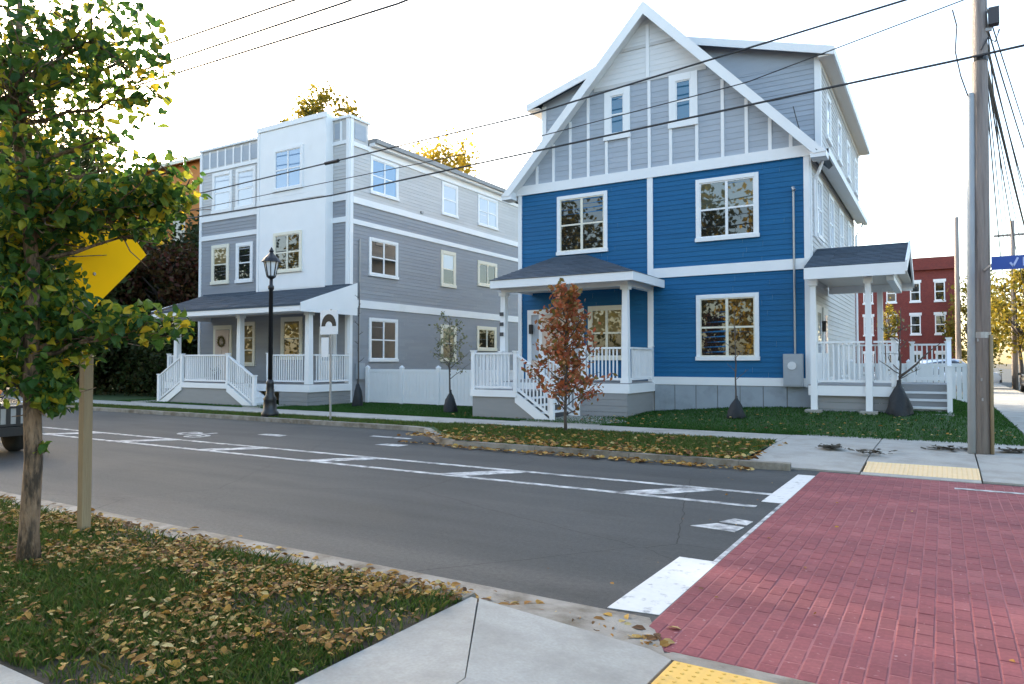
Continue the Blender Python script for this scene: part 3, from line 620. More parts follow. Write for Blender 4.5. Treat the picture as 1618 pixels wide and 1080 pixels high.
rx0, rx1, ry = -11.32, -6.95, 17.55
part('porch_beam', MB().box(-11.3, -7.26, DY+.03, DY+.2, 3.72, 3.86).box(-7.45, -7.28, DY+.2, BY-.03, 3.72, 3.86), 'white', bh)
for bb_ in ((rx0, rx1, ry-.04, ry, 3.80, 4.03), (rx1, rx1+.04, ry-.04, BY-.02, 3.80, 4.03), (rx0-.04, rx0, ry-.04, BY-.02, 3.80, 4.03)): part('porch_fascia', MB().box(*bb_), 'white', bh)
part('porch_soffit', MB().box(rx0, rx1, ry, BY-.02, 3.86, 3.89), 'soffit', bh)
pr = MB(); ra, rb_ = (-10.5, BY-.02, 4.98), (-9.45, BY-.02, 4.98)
pr.add([(rx0-.05, ry-.06, 4.03), (rx1+.05, ry-.06, 4.03), (rx1+.05, BY-.02, 4.03), (rx0-.05, BY-.02, 4.03), ra, rb_], [(0, 1, 5, 4), (1, 2, 5), (3, 0, 4), (2, 3, 4, 5), (3, 2, 1, 0)])
pro = part('porch_roof', pr, 'shingle', bh)
part('shingle_course', shingles((rx0-.05, ry-.06, 4.03), (rx1+.05, ry-.06, 4.03), rb_, ra, 16), 'shingle', pro, kind='stuff')
railing(bh, (DX1-.05, DY+.3, 1.08), (DX1-.05, BY-.1, 1.08), .95, posts=(False, True))
railing(bh, (-8.6, DY+.1, 1.08), (-7.5, DY+.1, 1.08), .95, posts=(True, False))
# landing and stairs going down to the right
LX0, LX1, LY0, LY1 = -11.27, -9.85, 16.42, 17.95
part('landing', MB().box(LX0, LX1, LY0, LY1, .76, .86), 'skirt', bh)
part('landing_skirt', MB().prism([(LX0+.03, LY0+.02, -.05), (-9.05, LY0+.02, -.05), (LX1-.05, LY0+.02, .74), (LX0+.03, LY0+.02, .74)], (0, .04, 0)), 'skirt', bh)
part('deck_fascia', MB().box(LX0-.02, LX1+.06, LY0-.03, LY0+.01, .70, .88).box(LX0-.03, LX0, LY0, LY1, .70, .88), 'white', bh)
for i in range(4):
    z = .86-.185*(i+1); x = LX1+.27*i
    st = part('step', MB().box(x, x+.30, LY0+.05, LY1, z-.035, z), 'white', bh)
    part('riser', MB().box(x+.005, x+.02, LY0+.05, LY1, z, z+.15), 'darkgrey', st)  # dark riser colour stands in for shade under the treads
for yy in (LY0-.01, LY1):
    part('stringer', MB().prism([(LX1, yy, .86), (LX1+1.2, yy, .04), (LX1+1.2, yy, -.08), (LX1+.95, yy, -.08), (LX1, yy, .56)], (0, .045, 0)), 'white', bh)
    railing(bh, (LX1+.02, yy+.02, .86), (LX1+1.12, yy+.02, .12), 1.0, posts=(True, True))
railing(bh, (LX0+.05, LY0+.04, .86), (LX1-.1, LY0+.04, .86), 1.02, posts=(True, False))
railing(bh, (LX0+.05, LY0+.15, .86), (LX0+.05, LY1-.05, .86), 1.02, posts=(False, True))
part('walkway_slab', MB().prism([(-9.4, 15.91, .10), (-7.2, 15.91, .10), (-6.8, 17.2, .11), (-7.6, 17.95, .12), (-9.4, 17.95, .12)], (0, 0, .03)), 'concrete', bh)
# door, window and fittings under the porch
dr = part('door', F.box(MB(), -10.95, -10.05, 1.15, 3.15, .02, .06), 'door', bh)
for i in range(2):
    for j in range(3): part('door_panel', F.box(MB(), -10.87+i*.43, -10.5+i*.43, 1.3+j*.6, 1.78+j*.6, .06, .075), 'door', dr)
part('door_handle', MB().lathe([(.03, -.03), (.04, 0), (.02, .03)], (-10.14, BY-.1, 2.1), 8, 'y'), 'galv', dr)
for a, b in ((-11.5, -11.36), (-11.08, -10.96), (-10.04, -9.92), (-9.64, -9.5)): part('door_casing', F.box(MB(), a, b, 1.1, 3.16, 0, .05), 'white', bh)
part('door_casing', F.box(MB(), -11.5, -9.5, 3.16, 3.32, 0, .055), 'white', bh)
for a in (-11.36, -9.92):
    sl_ = part('sidelight', F.box(MB(), a, a+.28, 1.15, 1.7, .02, .04), 'door', bh); part('pane', F.box(MB(), a, a+.28, 1.7, 3.16, .01, .02), 'paleglass', sl_)
window(bh, F, -9.35, -8.12, 1.72, 3.36, ('glass', 'warmglass'), sash='cream', frame='cream')
for k in range(3): part('house_number', MB().box(-11.33, -11.2, DY-.012, DY+.005, 3.02-k*.3, 3.13-k*.3), 'darkgrey', bh)
part('wall_lamp', F.box(MB(), -11.4, -11.3, 2.55, 2.85, .02, .14), 'black', bh)
# side porch on the right wall
SX1 = -.95
part('porch_deck', MB().box(BX1+.03, SX1, 19.15, 23, 1.0, 1.08).box(SX1, .15, 20.9, 23, 1.0, 1.08), 'skirt', bh)
part('deck_fascia', MB().box(BX1+.05, SX1+.03, 19.1, 19.15, .82, 1.06), 'white', bh)
for i in range(4): part('skirt_board', MB().box(BX1+.1, SX1-.03, 19.2+.003*(i % 2), 19.24, .16+i*.165, .16+i*.165+.158), 'skirt', bh)
for px_ in (-2.76, -1.53):
    part('porch_post', MB().hexa([(px_-.075, 19.02, .3), (px_+.075, 19.02, .3), (px_+.075, 19.17, .3), (px_-.075, 19.17, .3)], [(px_-.06, 19.03, 3.72), (px_+.06, 19.03, 3.72), (px_+.06, 19.16, 3.72), (px_-.06, 19.16, 3.72)]).box(px_-.1, px_+.1, 18.99, 19.2, 3.55, 3.72), 'white', bh)
    part('footing', MB().box(px_-.19, px_+.19, 18.82, 19.32, .15, .47), 'concrete', bh)
for py_ in (22.9,):
    part('porch_post', MB().box(-1.6, -1.46, py_-.07, py_+.07, .3, 3.72), 'white', bh)
railing(bh, (-2.66, 19.12, 1.08), (-1.62, 19.12, 1.08), 1.05, posts=(False, False))
railing(bh, (-1.43, 19.12, 1.08), (SX1-.05, 19.12, 1.08), 1.05, posts=(False, True))
railing(bh, (SX1-.05, 19.2, 1.08), (SX1-.05, 20.7, 1.08), 1.05, posts=(False, True))
railing(bh, (SX1+.2, 22.95, 1.08), (.1, 22.95, 1.08), 1.05)
railing(bh, (-2.7, 22.95, 1.08), (-1.1, 22.95, 1.08), 1.05)
for i in range(4):
    z = .90-.175*i; y = 20.9-.28*i
    st = part('step', MB().box(SX1+.05, .08, y-.30, y, z-.04, z), 'white', bh)
    part('riser', MB().box(SX1+.06, .07, y-.015, y, z, z+.15), 'skirt', st); part('nosing', MB().box(SX1+.05, .08, y-.335, y-.30, z-.045, z+.004), 'white', st)  # riser greyed to paint in the dark gap below each tread
part('walkway_slab', MB().box(SX1-.05, .2, 19.2, 19.95, .05, .43), 'concrete', bh)
railing(bh, (.12, 19.98, .32), (.12, 20.9, 1.02), 1.15, posts=(True, True))
px0, px1, yr0, yrid, yr1 = BX1+.04, -.72, 18.72, 20.95, 23.2
for (ya, yb) in ((yr0, yrid), (yr1, yrid)):
    s = 1 if yb > ya else -1
    pr = MB().prism([(px0, ya, 3.98), (px0, yb, 4.74), (px0, yb, 4.66), (px0, ya, 3.90)], (px1-px0, 0, 0))
    pro = part('porch_roof', pr, 'shingle', bh)
    a, b, c, d = (px0, ya, 3.98), (px1, ya, 3.98), (px1, yb, 4.74), (px0, yb, 4.74)
    part('shingle_course', shingles(a, b, c, d, 14), 'shingle', pro, kind='stuff')
for ya, yb in ((yr0-.04, yr0), (yr1, yr1+.04)): part('porch_fascia', MB().box(px0, px1, ya, yb, 3.68, 3.96), 'white', bh)
part('rake_board', MB().prism([(px1, yr0-.05, 4.0), (px1, yrid, 4.78), (px1, yr1+.05, 4.0), (px1, yr1+.05, 3.75), (px1, yrid, 4.5), (px1, yr0-.05, 3.75)], (.04, 0, 0)), 'white', bh)
part('porch_gable', MB().prism([(px1-.3, yr0+.2, 3.72), (px1-.3, yrid, 4.6), (px1-.3, yr1-.2, 3.72)], (.05, 0, 0)), 'pale', bh)
part('porch_beam', MB().box(BX1+.06, -.98, 19.02, 19.18, 3.72, 3.88).box(-1.14, -.98, 19.18, 22.98, 3.60, 3.74), 'white', bh)
part('porch_soffit', MB().box(px0, px1-.02, yr0+.01, yr1-.01, 3.89, 3.91), 'soffit', bh)
sd = part('door', E_.box(MB(), 20.6, 21.5, 1.15, 3.2, .02, .06), 'white', bh); part('door_glass', E_.box(MB(), 20.75, 21.35, 1.9, 3.0, .06, .066), 'paleglass', sd)
sd = part('door', E_.box(MB(), 21.9, 22.8, 1.15, 3.2, .02, .06), 'white', bh); part('door_glass', E_.box(MB(), 22.05, 22.65, 1.9, 3.0, .06, .066), 'paleglass', sd)
part('wall_lamp', E_.box(E_.box(MB(), 21.64, 21.78, 2.75, 2.80, .02, .16), 21.66, 21.76, 2.5, 2.75, .05, .14), 'black', bh)

# ------------------------------------------------------------------ grey and white house
WX0, WX1, WY, WYE = -27.8, -18.92, 19.5, 34.0
wh = thing('grey_house', 'grey and white three-storey flat-roofed house with a white projecting bay and long grey side wall', 'house', (-23.3, 26, .1))
F = Face('F', WY); E_ = Face('E', WX1)
part('wall', MB().box(WX0, WX1, WY, WYE, -.2, 10.0), 'pale', wh)
part('siding', clapboards(F, WX0+.13, WX1-.13, .75, 6.9), 'grey', wh, kind='stuff')
part('siding', clapboards(F, WX0+.13, WX1-.13, 7.1, 7.72), 'grey', wh, kind='stuff')
part('siding', clapboards(F, WX0+.13, WX1-.13, 7.94, 9.85), 'pale', wh, kind='stuff', label='pale clapboards of the top storey')
part('siding', clapboards(E_, WY+.14, WYE, .2, 6.85), 'grey', wh, kind='stuff')
part('siding', clapboards(E_, WY+.14, WYE, 7.03, 7.64), 'grey', wh, kind='stuff')
part('siding', clapboards(E_, WY+.14, WYE, 7.88, 9.72), 'pale', wh, kind='stuff', label='pale clapboards of the top storey')
part('parapet', MB().box(WX0, WX1, WY, WY+1.0, 10.0, 10.82), 'pale', wh)
for u in (WX0, WX1-.14): board(wh, 'corner_board', F, u, u+.14, -.1, 10.9, 0, .05)
board(wh, 'corner_board', E_, WY, WY+.16, -.1, 10.9, 0, .045)
for z0, z1 in ((6.9, 7.1), (7.72, 7.94), (9.86, 10.0)):
    board(wh, 'band_board', F, WX0+.14, WX1-.14, z0, z1, 0, .05)
for z0, z1 in ((3.7, 4.0), (6.85, 7.03), (7.64, 7.88)): board(wh, 'band_board', E_, WY+.16, WYE, z0, z1, 0, .05)
board(wh, 'frieze_board', E_, WY+1.0, WYE, 9.72, 9.98, 0, .05)
board(wh, 'band_board', E_, WY+.16, WY+1.0, 9.80, 9.96, 0, .05)
for u in [WX0+.14+i*.52 for i in range(1, 8)]+[-19.35]: board(wh, 'batten', F, u-.04, u+.04, 10.0, 10.75, 0, .04)
for k in range(8):
    u = WX0+.14+k*.52; board(wh, 'parapet_panel', F, u+.05, u+.47, 10.08, 10.68, 0, .015, 'slate') if u < -23.9 else None
board(wh, 'parapet_panel', F, -19.68, -19.42, 10.1, 10.7, 0, .015, 'slate'); board(wh, 'parapet_panel', E_, WY+.25, WY+.85, 10.1, 10.7, 0, .015, 'slate')
part('coping', MB().box(WX0-.08, WX1+.08, WY-.08, WY+1.05, 10.82, 10.92), 'white', wh)
part('roof', MB().box(WX0-.2, WX1+.28, WY+1.06, WYE+.2, 10.12, 10.28), 'skirt', wh)
part('gutter', MB().box(WX1+.28, WX1+.4, WY+1.06, WYE+.2, 10.08, 10.26), 'skirt', wh)
part('soffit', MB().box(WX1, WX1+.28, WY+1.06, WYE+.2, 9.99, 10.11), 'white', wh)
# projecting bay
BA, BB = -23.6, -19.75
bay = part('bay', MB().box(BA, BB, WY-.38, WY-.02, 4.42, 11.05), 'white', wh)
Fb = Face('F', WY-.38)
for (z0, z1) in ((4.5, 7.9), (8.15, 10.85)):
    part('bay_panel', Fb.box(MB(), BA+.14, BB-.14, z0, z1, 0, .012), 'white', bay)
board(wh, 'bay_trim', Fb, BA-.01, BB+.01, 7.92, 8.13, 0, .03); board(wh, 'bay_trim', Fb, BA-.04, BB+.04, 10.88, 11.08, 0, .05)
board(wh, 'bay_trim', Fb, BA, BA+.13, 4.45, 10.88, .001, .026); board(wh, 'bay_trim', Fb, BB-.13, BB, 4.45, 10.88, .001, .026)
window(wh, Fb, -22.6, -21.0, 5.15, 6.72, sash='cream', frame='cream'); window(wh, Fb, -22.62, -20.98, 8.38, 10.05, 'skyglass')
window(wh, F, -26.95, -25.8, 4.98, 6.66, ('glass', 'warmglass'), 1, 2, .14, 'cream', 'cream'); window(wh, F, -25.34, -24.28, 4.96, 6.62, 'glass', 1, 2, .14)
window(wh, F, -26.95, -25.65, 8.05, 9.78, 'paleglass', 1, 2, .14); window(wh, F, -25.4, -24.15, 8.05, 9.75, 'paleglass', 1, 2, .14)
window(wh, E_, 20.55, 22.25, 5.0, 6.48, cols=2); window(wh, E_, 20.57, 22.25, 1.68, 3.36, cols=2)
window(wh, E_, 25.15, 26.25, 5.0, 6.6, ('glass', 'paleglass'), 1, 2, .14, 'cream', 'cream'); window(wh, E_, 28.05, 29.75, 5.3, 6.5, 'glass', 2, 1, .14, 'cream', 'cream')
window(wh, E_, 28.0, 29.7, 2.2, 3.36, 'glass', 2, 1, .14, 'cream', 'cream')
window(wh, E_, 20.6, 22.25, 8.2, 9.66, 'skyglass'); window(wh, E_, 25.2, 26.4, 8.2, 9.66, 'paleglass', 1, 2); window(wh, E_, 28.05, 29.8, 8.2, 9.66, 'paleglass')
window(wh, E_, 25.15, 26.3, 1.68, 3.3, 'glass', 1, 2, .14, 'cream', 'cream')
part('foundation', E_.box(MB(), WY+.16, WYE, -.2, .2, 0, .02), 'fconcrete', wh)
part('vent', E_.box(MB(), 23.7, 23.85, 7.95, 8.05, 0, .08), 'galv', wh)
# porch
DX0, DX1, DY = -26.9, -18.75, 17.4
part('porch_deck', MB().box(DX0, DX1, DY, WY-.02, .80, .87), 'skirt', wh)
part('deck_fascia', MB().box(DX0-.03, DX1+.03, DY-.04, DY, .60, .85).box(DX1, DX1+.04, DY, WY-.03, .60, .85), 'white', wh)
for i in range(4):
    part('skirt_board', MB().box(-20.2, DX1-.02, DY-.02+.003*(i % 2), DY+.03, -.08+i*.17, -.08+i*.17+.162), 'skirt', wh)
    part('skirt_board', MB().box(DX1-.06, DX1-.02+.003*(i % 2), DY+.04, WY-.04, -.08+i*.17, -.08+i*.17+.162), 'skirt', wh)
for px_ in (-26.35, -22.5, -18.88):
    part('porch_post', MB().hexa([(px_-.11, DY+.02, .87), (px_+.11, DY+.02, .87), (px_+.11, DY+.24, .87), (px_-.11, DY+.24, .87)], [(px_-.09, DY+.04, 3.4), (px_+.09, DY+.04, 3.4), (px_+.09, DY+.22, 3.4), (px_-.09, DY+.22, 3.4)]).box(px_-.13, px_+.13, DY, DY+.26, 3.28, 3.4), 'white', wh)
part('porch_beam', MB().box(-26.5, -18.75, DY+.03, DY+.22, 3.4, 3.52).box(-18.97, -18.78, DY+.22, WY-.03, 3.4, 3.52), 'white', wh)
rx0, rx1, ry = -26.95, -18.5, 16.82
part('porch_fascia', MB().box(rx0, rx1, ry-.04, ry, 3.38, 3.62), 'white', wh)
part('porch_soffit', MB().box(rx0, rx1, ry, WY-.03, 3.53, 3.56), 'soffit', wh)
pro = part('porch_roof', MB().prism([(rx0, ry-.06, 3.62), (rx0, WY-.42, 4.45), (rx0, WY-.42, 4.36), (rx0, ry-.06, 3.56)], (rx1-rx0, 0, 0)), 'shingle', wh)
part('shingle_course', shingles((rx0, ry-.06, 3.62), (rx1, ry-.06, 3.62), (rx1, WY-.42, 4.45), (rx0, WY-.42, 4.45), 18), 'shingle', pro, kind='stuff')
for xa, xb in ((rx0, BA-.02), (BB+.02, rx1)): part('roof_strip', MB().box(xa, xb, WY-.42, WY-.02, 4.30, 4.50), 'shingle', wh)
for xx in (rx0-.03, rx1-.01):
    part('porch_gable', MB().prism([(xx, ry-.04, 3.36), (xx, ry-.04, 3.66), (xx, WY-.02, 4.56), (xx, WY-.02, 3.36)], (.04, 0, 0)), 'white', wh)
railing(wh, (-20.9, DY+.1, .87), (-19.05, DY+.1, .87), 1.02, posts=(True, False)); railing(wh, (-26.85, DY+.1, .87), (-26.45, DY+.1, .87), 1.02, posts=(True, False))
railing(wh, (-18.8, DY+.3, .87), (-18.8, WY-.1, .87), 1.02, posts=(False, True)); railing(wh, (-26.85, DY+.2, .87), (-26.85, WY-.1, .87), 1.02, posts=(False, False))
railing(wh, (-26.2, DY+.1, .87), (-24.5, DY+.1, .87), 1.02, posts=(False, False))
LX0, LX1, LY0, LY1 = -24.4, -21.8, 16.42, 17.36
part('landing', MB().box(LX0, LX1, LY0, LY1, .76, .87), 'skirt', wh)
part('landing_skirt', MB().prism([(LX0-1.25, LY0+.02, -.05), (LX1+1.25, LY0+.02, -.05), (LX1+.0, LY0+.02, .74), (LX0, LY0+.02, .74)], (0, .04, 0)), 'skirt', wh)
part('deck_fascia', MB().box(LX0-.02, LX1+.02, LY0-.03, LY0+.01, .70, .88), 'white', wh)
for sx, xs in ((1, LX1), (-1, LX0)):
    for i in range(5):
        z = .87-.17*(i+1)+.02; x = xs+sx*.28*i
        st = part('step', MB().box(x, x+sx*.31, LY0+.05, LY1, z-.035, z), 'white', wh)
        part('riser', MB().box(x+sx*.005, x+sx*.02, LY0+.05, LY1, z, z+.14), 'white', st)
    for yy in (LY0-.02, LY1):
        part('stringer', MB().prism([(xs, yy, .87), (xs+sx*1.55, yy, .03), (xs+sx*1.55, yy, -.1), (xs+sx*1.3, yy, -.1), (xs, yy, .60)], (0, .045, 0)), 'white', wh)
    railing(wh, (xs+sx*.02, LY0+.03, .87), (xs+sx*1.45, LY0+.03, .10), 1.0, posts=(True, True))
railing(wh, (LX0+.1, LY0+.04, .87), (LX1-.1, LY0+.04, .87), 1.02, posts=(False, False))
for xa in (LX1+1.5, LX0-2.4): part('walkway_slab', MB().box(xa, xa+.9, 15.91, 17.3, .02, .14), 'concrete', wh)
dr = part('door', F.box(MB(), -26.6, -25.7, .9, 3.0, .02, .06), 'door', wh)
for i in range(2):
    for j in range(3): part('door_panel', F.box(MB(), -26.52+i*.43, -26.15+i*.43, 1.05+j*.62, 1.55+j*.62, .06, .078), 'door', dr)
part('door_casing', F.box(F.box(F.box(MB(), -26.75, -26.61, .87, 3.2, 0, .05), -25.69, -25.55, .87, 3.2, 0, .05), -26.61, -25.69, 3.02, 3.2, 0, .05), 'cream', wh)
window(wh, F, -25.15, -24.1, 1.5, 3.3, 'warmglass', 1, 3, .12, 'cream', 'cream'); window(wh, F, -22.55, -21.35, 1.75, 3.42, ('glass', 'warmglass'), 1, 2, .14, 'cream', 'cream')
dr2 = part('door', F.box(MB(), -20.4, -19.5, .9, 3.0, .02, .06), 'white', wh)
part('door_glass', F.box(MB(), -20.25, -19.65, 1.7, 2.8, .06, .066), 'paleglass', dr2)
part('conduit', MB().tube([(WX1+.06, 20.0, 1.0), (WX1+.06, 20.0, 6.3)], .03, 8), 'galv', wh)
part('meter_cabinet', MB().box(WX1+.02, WX1+.18, 19.85, 20.2, 1.0, 1.6), 'meter', wh)
# wreath and pots are things of their own
wr = MB()
for i in range(40):
    a = 2*math.pi*i/40; c = Vector((-26.15+.19*math.cos(a), WY-.11, 2.5+.19*math.sin(a)))
    for k in range(5):
        d = Vector((random.gauss(0, .05), random.gauss(0, .03)-.02, random.gauss(0, .05))); wr.add([c, c+d, c+d+Vector((.03, 0, .02))], [(0, 1, 2)])
wr.tube([(-26.15+.19*math.cos(2*math.pi*i/16), WY-.10, 2.5+.19*math.sin(2*math.pi*i/16)) for i in range(17)], .035, 6)
tag(link('door_wreath', wr.mesh('door_wreath'), M['wreath']), 'round autumn wreath hanging on the front door of the grey house', 'wreath')
pot = MB().lathe([(.10, 0), (.15, .28), (.165, .30), (.14, .30), (.12, .26)], (-25.35, 18.6, .87), 12)
pt = thing('flower_pot', 'small dark flower pot standing by the door on the grey house porch', 'pot', (-25.35, 18.6, .87))
part('pot', pot, 'black', pt, True)
pl = MB()
for i in range(90):
    c = Vector((-25.35+random.gauss(0, .1), 18.6+random.gauss(0, .1), 1.28+random.gauss(0, .1))); d = Vector((random.gauss(0, .05), random.gauss(0, .05), random.gauss(0, .05))); pl.add([c, c+d, c+Vector((d.z, d.x, d.y))], [(0, 1, 2)])
part('plant', pl, 'fol_dark', pt, kind='stuff')

# ------------------------------------------------------------------ brick building far right
bb = thing('brick_building', 'three-storey dark red brick building with white lintels far behind the blue house', 'building', (-5, 64, 0))
def fbrick():
    m, nt, p = newmat('far_brick'); N = nt.nodes; L = nt.links
    tc = N.new('ShaderNodeTexCoord'); mp = N.new('ShaderNodeMapping'); mp.inputs[2].default_value = (R(90), 0, 0); L.new(tc.outputs['Object'], mp.inputs[0])
    b = N.new('ShaderNodeTexBrick'); b.inputs['Scale'].default_value = 4; setc(b.inputs[1], (.20, .035, .028)); setc(b.inputs[2], (.14, .025, .024)); setc(b.inputs[3], (.17, .07, .06)); L.new(mp.outputs[0], b.inputs[0]); L.new(b.outputs[0], p.inputs['Base Color']); p.inputs['Roughness'].default_value = .9
    return m
M['redbrick'] = fbrick()
part('wall', MB().box(-14, .78, 60, 72, -.1, 8.6), 'redbrick', bb); part('parapet', MB().box(-14.1, .88, 59.85, 72.1, 8.6, 9.25), 'redbrick', bb); part('cornice', MB().box(-14.2, .98, 59.7, 72.2, 8.35, 8.6), 'redbrick', bb)
Fc = Face('F', 60)
for i in range(7):
    for z in (.9, 3.7, 6.1):
        u = -.15-i*1.55; wdo = part('window', Fc.box(MB(), u-.33, u+.33, z, z+1.35, 0, .03), 'white', bb)
        part('pane', Fc.box(MB(), u-.25, u+.25, z+.08, z+.62, .03, .036), 'glass', wdo); part('pane', Fc.box(MB(), u-.25, u+.25, z+.70, z+1.27, .03, .036), 'glass', wdo)
        part('lintel', Fc.box(MB(), u-.4, u+.4, z+1.35, z+1.55, 0, .06), 'white', bb); part('window_ledge', Fc.box(MB(), u-.38, u+.38, z-.12, z, 0, .09), 'white', bb)

# ------------------------------------------------------------------ fences
def fence(label, x0, x1, y, z0, h, n, skip_first=False):
    t = thing('vinyl_fence', label, 'fence', ((x0+x1)/2, y, z0))
    w = (x1-x0)/n
    for i in range(n+1):
        x = x0+i*w; part('fence_post', MB().box(x-.065, x+.065, y-.065, y+.065, z0-.1, z0+h+.06).add([(x-.08, y-.08, z0+h+.06), (x+.08, y-.08, z0+h+.06), (x+.08, y+.08, z0+h+.06), (x-.08, y+.08, z0+h+.06), (x, y, z0+h+.15)], [(0, 1, 4), (1, 2, 4), (2, 3, 4), (3, 0, 4)]), 'white', t)
    me = MB().box(-.072, .072, -.012, .012, z0+.08, z0+h-.08).mesh('fence_board', (0, 0, z0))
    for i in range(n):
        a, b = x0+i*w+.065, x0+(i+1)*w-.065
        part('fence_rail', MB().box(a, b, y-.025, y+.025, z0+h-.12, z0+h), 'white', t); part('fence_rail', MB().box(a, b, y-.025, y+.025, z0+.04, z0+.16), 'white', t)
        m = int((b-a)/.15)
        for k in range(m): link('fence_board', me, M['white'], t, (a+(k+.5)*(b-a)/m-(x0+x1)/2, 0, 0))
    return t
fence('long white vinyl fence between the grey house and the blue house', -18.6, -11.95, 20.2, .1, 1.28, 4)
fence('white vinyl fence beyond the side steps of the blue house', -2.8, .75, 28, .25, 1.35, 2)

# ------------------------------------------------------------------ street furniture
# street lamp
lx, ly = -16.35, 13.75
lamp = thing('street_lamp', 'black old-style street lamp post with a lantern in front of the grey house', 'street lamp', (lx, ly, .1))
part('base', MB().lathe([(.24, -.02), (.24, .12), (.19, .18), (.17, .45), (.19, .5), (.12, .62), (.10, .9), (.12, .95), (.07, 1.05)], (lx, ly, .1), 16), 'black', lamp, True)
part('post', MB().lathe([(.068, 0), (.058, 2.6), (.085, 2.62), (.085, 2.7), (.05, 2.75), (.05, 2.95)], (lx, ly, 1.1), 12), 'black', lamp, True)
lh = part('lantern_frame', MB().lathe([(.07, 0), (.13, .05), (.12, .08)], (lx, ly, 4.02), 8).lathe([(.27, 0), (.22, .09), (.08, .22), (.05, .27), (.07, .31), (.012, .42)], (lx, ly, 4.50), 12), 'black', lamp)
part('lantern_glass', MB().lathe([(.115, 0), (.20, .40)], (lx, ly, 4.10), 8), 'lampglass', lamp)
for k in range(8):
    a = math.pi*2*k/8; part('lantern_rib', MB().beam((lx+.12*math.cos(a), ly+.12*math.sin(a), 4.08), (lx+.207*math.cos(a), ly+.207*math.sin(a), 4.51), .025, .02), 'black', lamp)
# utility pole
ux, uy = .52, 14.35
up = thing('utility_pole', 'tall weathered wooden utility pole with a grey cable guard on the corner pavement', 'utility pole', (ux, uy, .11))
part('pole_shaft', MB().tube([(ux, uy, -.2), (ux+.05, uy, 4), (ux+.14, uy, 12.6)], [.15, .135, .085], 18), 'pole', up, True)
part('cable_guard', MB().tube([(ux-.13, uy-.09, .12), (ux-.10, uy-.09, 3.0), (ux-.06, uy-.09, 6.2)], [.065, .062, .055], 10), 'guard', up, True)
part('conduit', MB().tube([(ux+.155, uy-.09, .12), (ux+.165, uy-.09, 2.1)], .028, 8), 'wood', up, True)
part('clamp', MB().lathe([(.152, 0), (.152, .1)], (ux+.02, uy, 2.05), 16), 'galv', up)
part('clamp', MB().lathe([(.125, 0), (.125, .07)], (ux+.08, uy, 6.74), 16), 'black', up)
part('crossarm', MB().box(ux-1.1, ux+1.3, uy-.19, uy-.09, 11.4, 11.52), 'pole', up)
for k in (-.9, -.2, .6, 1.2): part('insulator', MB().lathe([(.03, 0), (.06, .05), (.04, .09), (.06, .13), (.02, .18)], (ux+k, uy-.14, 11.52), 8), 'meter', up)
part('splice_box', MB().box(ux+.21, ux+.36, uy-.16, uy+.0, 7.30, 7.58), 'darkgrey', up); part('bracket', MB().beam((ux+.08, uy-.05, 7.25), (ux+.26, uy-.05, 7.25), .05, .05), 'galv', up)
part('riser_cable', MB().tube([(ux-.1, uy-.15, 6.15), (ux-.2, uy-.2, 6.5), (ux-.27, uy-.15, 6.95), (ux-.24, uy-.1, 7.4), (ux-.3, uy-.1, 7.7)], .012, 6), 'wire', up)
part('riser_cable', MB().tube([(ux+.1, uy-.15, 6.9), (ux+.2, uy-.1, 7.1), (ux+.3, uy-.1, 7.0), (ux+.36, uy-.1, 7.2)], .015, 6), 'wire', up)
for k in range(5):
    a = random.uniform(-1.2, .3); z = 1.0+k*.33; part('staple', MB().box(ux+.15*math.sin(a)-.012, ux+.15*math.sin(a)+.012, uy-.185, uy-.12, z, z+.05), 'galv', up)
# warning sign
sx_, sy_ = -6.67, 3.54
ws = thing('warning_sign', 'yellow diamond warning sign on a tall post half hidden by leaves', 'sign', (sx_, sy_, .1))
part('post', MB().box(sx_-.04, sx_+.04, sy_-.04, sy_+.04, .05, 3.1), 'wood', ws)
zc = 2.70; fx = Vector((-.17, .98, 0)).normalized(); nx_ = Vector((fx.y, -fx.x, 0))
cc = Vector((sx_, sy_, zc))+nx_*.075
def dia(h, o): return [cc+nx_*o+Vector(v) for v in ((0, 0, -h), tuple(fx*h), (0, 0, h), tuple(-fx*h))]
part('sign_panel', MB().prism(dia(.56, -.004), nx_*.006), 'yellow', ws)
for dz_ in (.25, -.25): part('bolt', MB().lathe([(.018, 0), (.012, .012)], tuple(cc+nx_*.002+Vector((0, 0, dz_))), 8, 'x'), 'galv', ws)
# thin white pole sign with a black arch
gx, gy = -13.95, 13.72
gs_ = thing('pole_sign', 'thin grey pole carrying a white sign with a black arch emblem on the far verge', 'sign', (gx, gy, .1))
part('pole', MB().tube([(gx, gy, .0), (gx, gy, 3.05)], .028, 8), 'galv', gs_)
part('sign_panel', MB().box(gx-.34, gx+.30, gy-.06, gy-.04, 2.38, 3.02), 'white', gs_)
ar = MB()
for i in range(12):
    a, b = math.pi*i/12, math.pi*(i+1)/12
    ro, ri = .27, .13
    ar.hexa([(gx-.02+ro*math.cos(a), gy-.066, 2.60+ro*1.2*math.sin(a)), (gx-.02+ro*math.cos(b), gy-.066, 2.60+ro*1.2*math.sin(b)), (gx-.02+ri*math.cos(b), gy-.066, 2.60+ri*math.sin(b)), (gx-.02+ri*math.cos(a), gy-.066, 2.60+ri*math.sin(a))],
            [(gx-.02+ro*math.cos(a), gy-.061, 2.60+ro*1.2*math.sin(a)), (gx-.02+ro*math.cos(b), gy-.061, 2.60+ro*1.2*math.sin(b)), (gx-.02+ri*math.cos(b), gy-.061, 2.60+ri*math.sin(b)), (gx-.02+ri*math.cos(a), gy-.061, 2.60+ri*math.sin(a))])
part('emblem', ar, 'black', gs_)
part('sign_panel', MB().box(gx-.30, gx-.04, gy-.055, gy-.04, 1.78, 2.30), 'white', gs_, label='narrow white panel under the arch emblem')
